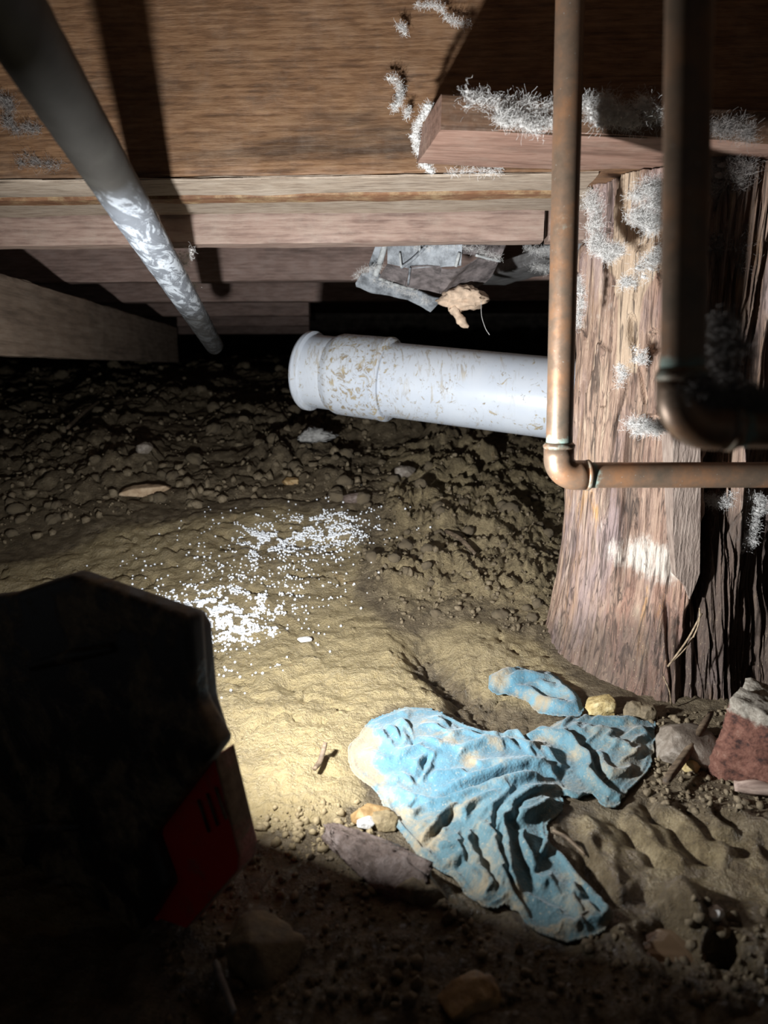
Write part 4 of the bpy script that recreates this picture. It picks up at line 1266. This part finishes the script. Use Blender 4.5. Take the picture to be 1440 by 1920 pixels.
stone('stone', 1288, 1415, (0.033, 0.028, 0.012), M['grey_stone'], 'flat grit covered slab between post and brick', 27, 0.3, 0.2, 0.18, 0.5, tilt=(0.45, 0.0))
stone('stone', 1295, 1440, (0.008, 0.006, 0.006), M['yellow_stone'], 'small tan pebble under the leaning stick', 29, 0.3, 0.1)
stone('stone', 495, 1800, (0.026, 0.020, 0.015), M['clod'], 'grey wet stone in the shade in front of the lamp', 31, -0.5, 0.25, 0.25, 0.4)
stone('stone', 1338, 1745, (0.006, 0.005, 0.004), M['white_stone'], 'tiny pale pebble near the puddle', 32, 0.1, 0.2)
stone('stone', 572, 1210, (0.010, 0.0045, 0.003), M['white_stone'], 'small bright white chip on the yellow clay', 33, 0.25, 0.0, 0.15, 0.3, 3, tilt=(0.3, 0))
stone('stone', 275, 700, (0.05, 0.04, 0.03), M['clod'], 'dim brown rock below the end of the girder', 35, 0.3, 0.3, 0.3, 0.3)
stone('wood_chip', 270, 935, (0.052, 0.014, 0.012), M['tan_wood'], 'tan broken wood chip on the dark soil at left', 37, math.radians(22), 0.1, 0.3, 0.3, cat='wood chip')
stone('stone', 275, 885, (0.016, 0.013, 0.012), M['grey_stone'], 'pale grey pebble above the tan wood chip', 38, 0.3, 0.2)
stone('scrap', 590, 862, (0.042, 0.014, 0.014), M['paper'], 'crumpled grey scrap on the soil below the white pipe', 40, 0.35, 0.1, 0.6, 0.2, fine=0.5, cat='scrap')
stone('stone', 665, 960, (0.020, 0.012, 0.010), M['mauve_stone'], 'pinkish stone at the upper edge of the white beads', 43, 0.3, 0.2)
stone('stone', 760, 905, (0.024, 0.017, 0.012), M['grey_stone'], 'flat greyish stone in the clods below the white pipe', 44, 0.3, 0.2)
stone('stone', 545, 915, (0.016, 0.011, 0.010), M['orange_stone'], 'small reddish stone left of the bead patch edge', 45, 0.3, 0.2)
stone('stone', 1035, 897, (0.014, 0.007, 0.006), M['mauve_stone'], 'small pink flake beside the copper elbow', 46, 0.3, 0.2)
stone('stone', 870, 1890, (0.018, 0.014, 0.012), M['orange_stone'], 'dim orange stone at the bottom edge of the picture', 47, 0.3, 0.3)

# brick fragment at right
def build_brick():
    v, f = ico(5)
    v = v.copy(); m = np.max(np.abs(v), axis=1, keepdims=True)
    v = (v / m) * 0.86 + v * 0.14
    # section: chipped corners
    size = np.array([0.052, 0.030, 0.044])
    n = fbm(v[:, 0] * 2 + v[:, 2], v[:, 1] * 2 - v[:, 2] * 1.3, 3, 4); n2 = fbm(v[:, 0] * 9 + v[:, 2] * 7, v[:, 1] * 9 + v[:, 2] * 3, 7, 4, 0.65)
    pits = sstep(0.25, 0.6, fbm(v[:, 0] * 12 + 3, v[:, 2] * 4.5 + v[:, 1] * 6, 11, 2))
    mort = sstep(0.55, 0.9, v[:, 2] + 0.12 * n)
    v = v * (1 + 0.10 * n + 0.07 * n2 - 0.12 * pits)[:, None]
    v[:, 2] -= 0.28 * np.clip(v[:, 0] + 0.3, 0, 2) * (v[:, 2] > 0)       # top slopes to the right
    co = rot_xyz(v * size, 0.05, 0.20, math.radians(-38))
    p = G(1405, 1475)
    me = mesh_np('brick_fragment', co, None, f)
    attr(me, 'mortar', mort)
    o = link('brick_fragment', me, M['brick'])
    o.location = (p[0] + 0.032, p[1] + 0.004, p[2] + 0.027)
    tag(o, 'broken red brick with mortar on top at the right edge', 'brick')
build_brick()

def stick(name, pts, r, mat, label, lift=0.004, cat='stick', flat=1.0, seed=0):
    w3 = [G(x, y, lift + l) for x, y, l in pts]
    pp = smooth_line(w3, 6)
    n = len(pp)
    rad = [r * (0.45 + 0.55 * math.sin(math.pi * min(1, (0.25 + k / (n - 1) * 0.6)))) for k in range(n)]
    o = tube(name, pp, rad, mat, None, 12, True, lambda k, a: 0.35 * fbm(np.cos(a) * 2 + seed, np.sin(a) * 2 + k * 0.12, seed + 2, 2))
    return tag(o, label, cat)
stick('stick', [(1246, 1490, 0.004), (1290, 1430, 0.010), (1330, 1375, 0.016)], 0.0036, M['dark_twig'], 'dark split stick leaning against the brick', seed=3)
stick('stick', [(1240, 1380, 0.004), (1262, 1405, 0.004), (1275, 1430, 0.002)], 0.0028, M['dark_twig'], 'short dark stick left of the tilted slab', seed=4)
stick('stick', [(1375, 1488, 0.003), (1410, 1494, 0.004), (1450, 1500, 0.003)], 0.0055, M['pink_wood'], 'pale pinkish wood sliver below the brick', seed=5)
stick('stick', [(835, 1025, 0.004), (862, 1050, 0.010), (890, 1072, 0.003)], 0.0036, M['dark_twig'], 'curved brown bark strip among the clods', seed=6)
stick('stick', [(590, 1455, 0.003), (600, 1444, 0.006), (611, 1430, 0.009)], 0.0024, M['dark_twig'], 'tiny dark twig stuck in the yellow clay', seed=7)
stick('stick', [(128, 830, 0.012), (160, 800, 0.018), (190, 772, 0.012)], 0.0042, M['dark_twig'], 'thin reddish root on the dark soil at left', seed=8)
stick('stick', [(405, 1820, 0.004), (418, 1860, 0.005), (440, 1915, 0.004)], 0.0022, M['grey_wood'], 'thin grey twig in the shade at the bottom', seed=9)
stick('stick', [(1035, 1578, 0.002), (1065, 1590, 0.003), (1098, 1612, 0.003)], 0.0014, M['dark_twig'], 'dark wet stick right of the lower rag folds', seed=10)

# puddle
p = G2(1257, 1780)
co, f = lump((0.021, 0.016, 0.0012), 5, 0.12, 0.02, 3)
o = link('puddle', mesh_np('puddle', co, None, f), M['water'])
o.location = (p[0], p[1], gz(p[0], p[1]) + 0.011)
tag(o, 'small puddle of brown water in the mud at lower right', 'puddle')

# clods: individually the large ones, the rest as one heap
rs = np.random.RandomState(5)
protos = []
for k in range(7):
    co, f = lump((1, 0.85, 0.75), 100 + k * 3, 0.34, 0.16, 3)
    me = mesh_np('soil_clod', co, None, f); me.materials.append(M['clod'])
    me.polygons.foreach_set('use_smooth', np.ones(len(me.polygons), bool))
    protos.append(me)
ZB = [(20, 700), (520, 690), (560, 800), (1010, 850), (1060, 900), (1060, 1190), (960, 1180), (740, 1170), (690, 1060), (680, 970), (500, 935), (200, 975), (20, 1010)]
cnt = 0
while cnt < 110:
    x = rs.uniform(20, 1060); y = rs.uniform(700, 1190)
    if not inside(np.array([x]), np.array([y]), ZB)[0]: continue
    g = G(x, y)
    pxs = rs.uniform(7, 13) if rs.rand() < 0.75 else rs.uniform(13, 19)
    rad = pxs * g[1] / F
    o = bpy.data.objects.new('soil_clod', protos[cnt % 7]); COL.objects.link(o)
    o.location = (g[0], g[1], g[2] + rad * 0.15); o.scale = (rad, rad, rad); o.rotation_euler = (rs.uniform(-.4, .4), rs.uniform(-.4, .4), rs.uniform(0, 6.3))
    where = ('under the white pipe' if y < 880 and x > 560 else 'on the slope left of the post' if x > 690 else 'on the dark ground below the girder' if x < 330 else 'between the girder end and the white beads')
    tag(o, 'brown crumbly clod of soil ' + where, 'clod', 'soil clods ' + where)
    cnt += 1

def scatter(name, n, sampler, size, mat, label, level=1, rough=0.3, sink=0.1, seed=0, cat=None):
    r2 = np.random.RandomState(seed)
    pts = sampler(r2, n)
    v, f = ico(level)
    X = np.array([p[0] for p in pts]); Y = np.array([p[1] for p in pts]); Zg = ground_fields(X, Y)[0]
    parts = []
    k = len(v)
    sz = size(r2, len(pts), Y)
    jit = 1 + rough * r2.uniform(-1, 1, (len(pts), k))
    co = v[None] * jit[..., None] * sz[:, None, None] * (np.array([1, 1, 1]) + (rough > 0.2) * r2.uniform(-0.45, 0.25, (len(pts), 1, 3)))
    co = co + np.stack([X, Y, Zg + sz * (1 - 2 * sink) * 0.6], 1)[:, None]
    fi = f[None] + (np.arange(len(pts)) * k)[:, None, None]
    o = link(name, mesh_np(name, co.reshape(-1, 3), None, fi.reshape(-1, 3)), mat, None, rough < 0.2)
    return tag(o, label, cat, None, 'stuff')

_gx = {}
def px_sampler(poly, blobs=None):
    poly = np.array(poly, float)
    # small lookup from pixel to ground
    def s(r2, n):
        out = []
        x0, y0 = poly.min(0); x1, y1 = poly.max(0)
        while len(out) < n:
            x = r2.uniform(x0, x1, n); y = r2.uniform(y0, y1, n)
            ok = inside(x, y, poly)
            for a, b in zip(x[ok], y[ok]):
                out.append(fastG(a, b))
                if len(out) >= n: break
        return out
    return s
# tabulated pixel -> ground map
_tx = np.linspace(-100, 1540, 83); _ty = np.linspace(690, 1930, 125)
_tab = np.array([[G2(x, y)[:2] for x in _tx] for y in _ty])
def fastG(x, y):
    u = np.clip((x + 100) / 20.0, 0, 81.999); v = np.clip((y - 690) / 10.0, 0, 123.999)
    i, j = int(v), int(u); a, b = v - i, u - j
    t = _tab
    return t[i, j] * (1 - a) * (1 - b) + t[i + 1, j] * a * (1 - b) + t[i, j + 1] * (1 - a) * b + t[i + 1, j + 1] * a * b

scatter('soil_crumbs', 1500, px_sampler(CRUMB), lambda r, n, Y: (0.0010 + 0.0040 * r.rand(n) ** 3), M['clod'], 'fine crumbs of clay on the rough slope left of the post', 1, 0.42, 0.2, 3, 'soil')
scatter('soil_crumbs', 1300, px_sampler([(-80, 720), (520, 700), (700, 830), (690, 970), (500, 940), (200, 980), (-80, 1040)]), lambda r, n, Y: (0.0015 + 0.009 * r.rand(n) ** 3.5), M['clod'],
        'dark crumbs of soil at the back left', 1, 0.42, 0.2, 4, 'soil')
scatter('soil_crumbs', 800, px_sampler([(1150, 1340), (1440, 1330), (1440, 1560), (1240, 1520), (1200, 1480), (1240, 1400)]), lambda r, n, Y: (0.0006 + 0.0034 * r.rand(n) ** 4), M['clod'],
        'loose grit and crumbs around the brick', 1, 0.42, 0.2, 5, 'soil')
scatter('soil_crumbs', 700, px_sampler([(300, 1720), (470, 1560), (620, 1600), (860, 1720), (1000, 1800), (1440, 1700), (1500, 1920), (300, 1920)]), lambda r, n, Y: (0.0007 + 0.0035 * r.rand(n) ** 3), M['clod'],
        'dim crumbs of wet soil in the shaded foreground', 1, 0.42, 0.2, 6, 'soil')
scatter('grit', 260, px_sampler([(470, 1520), (600, 1500), (680, 1500), (740, 1560), (620, 1590), (560, 1610), (480, 1570)]), lambda r, n, Y: (0.0008 + 0.0035 * r.rand(n) ** 2.5), M['clay_clod'],
        'wet lumps of grit at the edge of the lamp shadow', 1, 0.42, 0.2, 8, 'soil')

# white beads
BLOBS = [(515, 1012, 34, 10, 650), (490, 1035, 26, 8, 280), (600, 990, 40, 9, 260), (625, 1010, 36, 9, 300), (560, 1022, 40, 9, 220), (590, 1020, 90, 24, 260),
         (400, 1150, 44, 18, 900), (380, 1130, 40, 10, 350), (425, 1170, 30, 12, 420), (440, 1195, 30, 8, 160), (480, 1150, 30, 10, 160), (500, 1130, 22, 8, 90), (510, 1190, 8, 8, 40),
         (420, 1210, 36, 8, 80), (530, 1080, 60, 30, 160), (470, 1120, 100, 45, 260), (450, 1050, 90, 40, 130), (660, 975, 60, 20, 80), (420, 1250, 60, 30, 60)]
def bead_sampler(r2, n):
    out = []
    for (x, y, sx, sy, c) in BLOBS:
        for _ in range(int(c * 1.9)):
            a, b = x + r2.normal() * sx, y + r2.normal() * sy
            if vn(np.array([a / 17.0]), np.array([b / 8.0]), 5)[0] + 0.6 * vn(np.array([a / 6.0]), np.array([b / 4.0]), 6)[0] > -0.12: out.append(fastG(a, b))
    return out
scatter('foam_beads', 0, bead_sampler, lambda r, n, Y: (0.0008 + 0.0012 * r.rand(n)), M['bead'], 'scattered tiny white foam beads on the wet clay', 1, 0.12, 0.05, 7, 'beads')

# ================================================================== TORN DUCT AND FOAM
def Zd(x, y): return (640 + x / 3.43, 430 + y / 3.43)
def build_duct():
    root = tag(empty('torn_duct', P(800, 520, 1.2)), 'torn grey sheet metal duct hanging below the joists', 'duct')
    O = np.array(root.location)
    def panel(name, pts, mat, th=0.0012, disp=0.0025, seed=1, cuts=5):
        w3 = [P(*Zd(x, y), 1.12 + (1.22 - Y) * 0.6) - O for x, y, Y in pts]
        bm = bmesh.new()
        f = bm.faces.new([bm.verts.new(p) for p in w3])
        bmesh.ops.triangulate(bm, faces=[f])
        bmesh.ops.subdivide_edges(bm, edges=bm.edges[:], cuts=cuts, use_grid_fill=True)
        bm.normal_update()
        for v in bm.verts:
            n = float(fbm(np.array([v.co.x * 25 + seed]), np.array([v.co.z * 25 + v.co.y * 20]), seed, 3)[0])
            v.co = v.co + v.normal * n * disp * 2
        bmesh.ops.solidify(bm, geom=bm.faces[:], thickness=th)
        me = bpy.data.meshes.new(name); bm.to_mesh(me); bm.free()
        o = link(name, me, mat, root); me.set_sharp_from_angle(angle=math.radians(40))
        return o
    panel('panel', [(225, 90, 1.18), (290, 60, 1.18), (215, 300, 1.16), (180, 290, 1.16), (180, 215, 1.17)], M['duct'], seed=1)
    fl = panel('flange', [(90, 350, 1.10), (130, 285, 1.13), (215, 255, 1.16), (290, 325, 1.14), (480, 385, 1.12), (650, 455, 1.10), (575, 522, 1.07), (430, 450, 1.08), (250, 410, 1.09), (95, 372, 1.09)], M['duct'], 0.002, 0.004, 2)
    panel('flange_crust', [(140, 340, 1.095), (215, 285, 1.13), (280, 325, 1.125), (200, 388, 1.08)], M['duct_white'], 0.002, 0.004, 3).parent = fl
    panel('panel', [(245, 300, 1.18), (300, 215, 1.24), (440, 250, 1.26), (410, 360, 1.17)], M['duct_brown'], seed=4)
    panel('panel', [(410, 365, 1.17), (445, 240, 1.27), (645, 238, 1.28), (630, 415, 1.16)], M['duct_brown'], seed=5)
    panel('panel', [(300, 220, 1.24), (300, 70, 1.25), (600, 70, 1.30), (645, 240, 1.28), (440, 252, 1.26)], M['duct'], seed=6)
    panel('panel', [(595, 70, 1.30), (780, 70, 1.32), (770, 235, 1.29), (640, 240, 1.28)], M['duct'], seed=7)
    panel('panel', [(630, 400, 1.16), (645, 238, 1.28), (760, 240, 1.285), (870, 168, 1.26), (1022, 198, 1.22), (965, 300, 1.16), (835, 390, 1.12)], M['duct_brown'], 0.0012, 0.004, seed=8)
    panel('panel', [(775, 70, 1.32), (1070, 70, 1.28), (1022, 200, 1.22), (870, 168, 1.26), (775, 150, 1.29)], M['duct_brown'], seed=9)
    panel('patch', [(880, 70, 1.275), (940, 70, 1.27), (918, 168, 1.235), (862, 160, 1.245)], M['duct_white'], 0.0015, 0.001, seed=10)
    panel('patch', [(690, 85, 1.295), (760, 80, 1.295), (768, 130, 1.285), (730, 112, 1.29)], M['duct_white'], 0.0015, 0.001, seed=11)
    for pts, r, mt in (([(288, 70, 1.165), (255, 190, 1.155), (218, 300, 1.145)], 0.006, 'duct_white'), ([(240, 315, 1.135), (360, 360, 1.125), (480, 388, 1.115)], 0.003, 'duct_white'),
                       ([(385, 245, 1.235), (375, 150, 1.235)], 0.002, 'duct_white'), ([(385, 245, 1.23), (450, 200, 1.25), (560, 95, 1.28)], 0.003, 'duct'),
                       ([(505, 160, 1.265), (503, 80, 1.27)], 0.002, 'duct_white'), ([(735, 240, 1.27), (760, 150, 1.28)], 0.003, 'duct_white'), ([(865, 166, 1.24), (950, 188, 1.22), (1022, 205, 1.20)], 0.0025, 'duct_white'),
                       ([(430, 355, 1.16), (442, 250, 1.245)], 0.002, 'duct')):
        tube('seam', smooth_line([P(*Zd(x, y), 1.12 + (1.20 - Y) * 0.6 - 0.006) - O for x, y, Y in pts], 5), r * 0.8, M[mt], root, 10)
    # foam lump
    p = P(*Zd(790, 440), 1.145)
    fr = tag(empty('foam_lump', p), 'beige insulation foam lump dripping from the torn duct', 'foam')
    co, f = lump((0.034, 0.02, 0.016), 4, 0.38, 0.3, 4)
    a = (rot_xyz(co, 0, -0.05, 0), None, f)
    co2, f2 = lump((0.012, 0.012, 0.014), 9, 0.35, 0.3, 3)
    q1 = P(*Zd(735, 490), 1.145) - p
    link('lump', mesh_np('lump', *join_parts([a, (co2 + q1, None, f2)])), M['foam'], fr)
    pth = smooth_line([P(*Zd(x, y), 1.14) - p for x, y in ((715, 500), (745, 545), (768, 585), (790, 612), (818, 628))], 6)
    rr = np.interp(np.linspace(0, 1, len(pth)), [0, .3, .5, .7, 1], [.008, .006, .0085, .006, .002])
    tube('drip', pth, rr, M['foam'], fr, 12, True, lambda k, an: 0.3 * fbm(np.cos(an) * 2 + k * .3, np.sin(an) * 2, 4, 2))
build_duct()

# ================================================================== LINT AND COBWEBS
def lint(name, centers, n, length, label, mat='lint', rad=0.00008, seed=0, lump_r=0.0, curl=1.0, drop=0.0):
    """tangle of fine curled fibres around the given (point, spread) list; one fluffy mass nobody could count"""
    r2 = np.random.RandomState(seed)
    n = int(n * 1.5); length *= 0.8; curl *= 1.2
    n *= 2
    K = 5
    cs_ = np.array([np.concatenate([np.array(c), [s]]) for c, s in centers])
    idx = r2.randint(0, len(cs_), n)
    base = cs_[idx, :3] + r2.normal(size=(n, 3)) * cs_[idx, 3:4] * np.array([1, 0.4, 0.7])
    dirn = r2.normal(size=(n, 3)) * np.array([1, 0.6, 1]); dirn /= np.linalg.norm(dirn, axis=1, keepdims=True)
    L = length * (0.3 + r2.rand(n))
    pts = np.zeros((n, K, 3)); pts[:, 0] = base
    for k in range(1, K):
        dirn = dirn + r2.normal(size=(n, 3)) * 0.55 * curl
        dirn /= np.linalg.norm(dirn, axis=1, keepdims=True)
        pts[:, k] = pts[:, k - 1] + dirn * (L / (K - 1))[:, None]
    s1 = np.cross(dirn, np.array([0.1, 0.95, 0.2])); s1 /= np.linalg.norm(s1, axis=1, keepdims=True) + 1e-9
    co = np.stack([pts + s1[:, None] * rad, pts - s1[:, None] * rad], 2)     # n,K,2,3
    b = (np.arange(n) * K * 2)[:, None]; kk = (np.arange(K - 1) * 2)[None]
    q = np.stack([b + kk, b + kk + 1, b + kk + 3, b + kk + 2], -1).reshape(-1, 4)
    parts = [(co.reshape(-1, 3), q, None)]
    if lump_r:
        for i, (c, s) in enumerate(centers):
            v, f = lump((s * lump_r * 1.0, s * lump_r * 0.35, s * lump_r * 0.7), seed + i, 0.55, 0.5, 2)
            parts.append((v + np.array(c), None, f))
    o = link(name, mesh_np(name, *join_parts(parts)), M[mat])
    return tag(o, label, 'cobweb', None, 'stuff')

def along(pts, Y, n, s):
    sl = smooth_line(pts, max(2, n // max(1, len(pts) - 1)))
    r2 = np.random.RandomState(int(pts[0][0] * 7 + pts[0][1]) % 9999)
    out = []
    for i, (x, y) in enumerate(sl):
        yy = Y if np.isscalar(Y) else np.interp(i / len(sl), [0, 1], Y)
        for _ in range(2):
            j = s * F / yy * 0.75
            out.append((P(x + r2.normal() * j, y + r2.normal() * j, yy), s * r2.uniform(0.25, 1.0)))
    return out

# on the shim block front
lint('lint', along([(875, 190), (910, 195), (960, 200), (1030, 200)], (0.640, 0.650), 24, 0.0045) + along([(930, 215), (975, 232), (1035, 230)], (0.640, 0.648), 16, 0.0035), 1500, 0.011,
     'white lint along the front of the shim board left of the slim copper pipe', seed=1, lump_r=0.7)
lint('lint', along([(1095, 205), (1130, 200), (1165, 205), (1215, 205), (1245, 215)], (0.650, 0.662), 20, 0.005) + along([(1120, 225), (1150, 220), (1190, 228)], 0.652, 12, 0.004), 1400, 0.012,
     'white lint along the shim board between the two copper pipes', seed=2, lump_r=0.7)
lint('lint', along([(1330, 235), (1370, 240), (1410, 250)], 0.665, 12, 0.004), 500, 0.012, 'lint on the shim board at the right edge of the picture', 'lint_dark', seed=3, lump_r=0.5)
lint('lint', along([(805, 195), (785, 230), (780, 265), (788, 295), (805, 320)], (0.70, 0.757), 30, 0.0018), 900, 0.006, 'thick dusty strand hanging at the left end of the shim board', seed=4, lump_r=1.4)
lint('lint', along([(735, 145), (752, 165), (745, 190), (738, 205)], 0.765, 12, 0.002) + along([(785, 10), (820, 12), (845, 38), (878, 45)], 0.763, 14, 0.0012) + along([(765, 205), (762, 218)], 0.766, 3, 0.001)
     + along([(750, 45), (758, 60)], 0.766, 3, 0.0015), 700, 0.007, 'small grey cobweb tufts on the beam left of the shim board', seed=5, lump_r=1.0)
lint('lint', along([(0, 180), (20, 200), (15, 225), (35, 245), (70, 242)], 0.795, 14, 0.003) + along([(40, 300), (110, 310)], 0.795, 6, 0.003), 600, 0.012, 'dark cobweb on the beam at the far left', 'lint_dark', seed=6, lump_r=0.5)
lint('lint', along([(845, 322), (900, 322), (935, 318)], 0.762, 10, 0.002), 160, 0.008, 'wisp of lint under the shim board', seed=7)
# on the post
lint('lint', along([(1112, 365), (1118, 420), (1120, 460), (1140, 470), (1160, 468)], (0.755, 0.738), 26, 0.0035), 2000, 0.010, 'white lint line down the upper left of the post', seed=8, lump_r=0.75)
lint('lint', along([(1195, 375), (1225, 352), (1240, 370), (1235, 400)], 0.704, 14, 0.006) + along([(1190, 410), (1230, 420)], 0.707, 8, 0.005), 2200, 0.011, 'white lint patch on the upper post beside the near pipe', seed=9, lump_r=0.6)
lint('lint', along([(1200, 500), (1225, 485), (1240, 470)], 0.707, 10, 0.004) + along([(1175, 525), (1185, 535)], 0.715, 4, 0.003), 700, 0.009, 'lint tuft halfway up the post by the near pipe', seed=10, lump_r=0.6)
lint('lint', along([(1190, 795), (1215, 802), (1238, 795)], 0.706, 12, 0.004), 1000, 0.010, 'white lint in the dark hole of the post above the pipe', seed=11, lump_r=0.6)
lint('lint', along([(1160, 690), (1170, 705), (1165, 715)], 0.718, 6, 0.0025) + along([(1200, 660), (1205, 680)], 0.71, 5, 0.003), 400, 0.007, 'small lint specks on the middle of the post', seed=12, lump_r=0.6)
lint('lint', along([(1085, 520), (1088, 560), (1083, 610)], 0.765, 12, 0.002), 500, 0.008, 'lint along the left edge of the post', seed=13, lump_r=0.6)
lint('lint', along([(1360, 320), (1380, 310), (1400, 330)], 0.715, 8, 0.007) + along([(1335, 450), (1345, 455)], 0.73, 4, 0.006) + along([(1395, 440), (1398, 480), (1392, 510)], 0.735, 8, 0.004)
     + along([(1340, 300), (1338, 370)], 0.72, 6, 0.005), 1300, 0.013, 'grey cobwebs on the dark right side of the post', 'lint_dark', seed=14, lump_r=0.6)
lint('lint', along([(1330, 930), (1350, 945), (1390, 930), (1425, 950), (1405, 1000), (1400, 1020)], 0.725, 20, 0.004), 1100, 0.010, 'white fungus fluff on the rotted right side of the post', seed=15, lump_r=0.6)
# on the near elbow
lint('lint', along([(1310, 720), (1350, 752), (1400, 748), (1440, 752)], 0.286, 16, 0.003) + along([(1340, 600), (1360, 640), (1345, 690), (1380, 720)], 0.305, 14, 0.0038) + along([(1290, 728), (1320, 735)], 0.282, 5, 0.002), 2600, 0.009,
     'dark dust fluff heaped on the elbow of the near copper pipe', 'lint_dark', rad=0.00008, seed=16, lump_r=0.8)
# on the steel pipe
lint('lint', along([(338, 480), (345, 495), (352, 482), (360, 470)], 0.88, 8, 0.002) + along([(362, 540), (366, 532)], 1.0, 3, 0.002), 200, 0.010, 'tiny cobweb tuft on the flaking steel pipe', seed=17, lump_r=0.7)
# thread with bead under the duct
o = tube('cobweb_thread', smooth_line([P(902, 565, 1.09), P(903, 592, 1.09), P(910, 615, 1.09), P(918, 628, 1.09)], 5), 0.00035, M['lint'], None, 5)
tag(o, 'thin hanging web thread below the foam lump', 'cobweb')
lint('lint', along([(985, 462), (1010, 470), (1034, 468)], 1.10, 8, 0.003) + along([(1000, 500), (1030, 505)], 1.15, 6, 0.003), 260, 0.012, 'cobweb on the dust grey board by the copper pipe', seed=18, lump_r=0.4)
lint('lint', along([(668, 520), (690, 505), (712, 500)], 1.13, 6, 0.003) + along([(780, 462), (850, 460), (900, 470), (935, 485)], 1.06, 10, 0.0025) + along([(700, 525), (760, 548), (800, 565)], 1.14, 8, 0.002), 420, 0.012,
     'grey web fluff clinging to the edges of the torn duct', seed=19, lump_r=0.4)
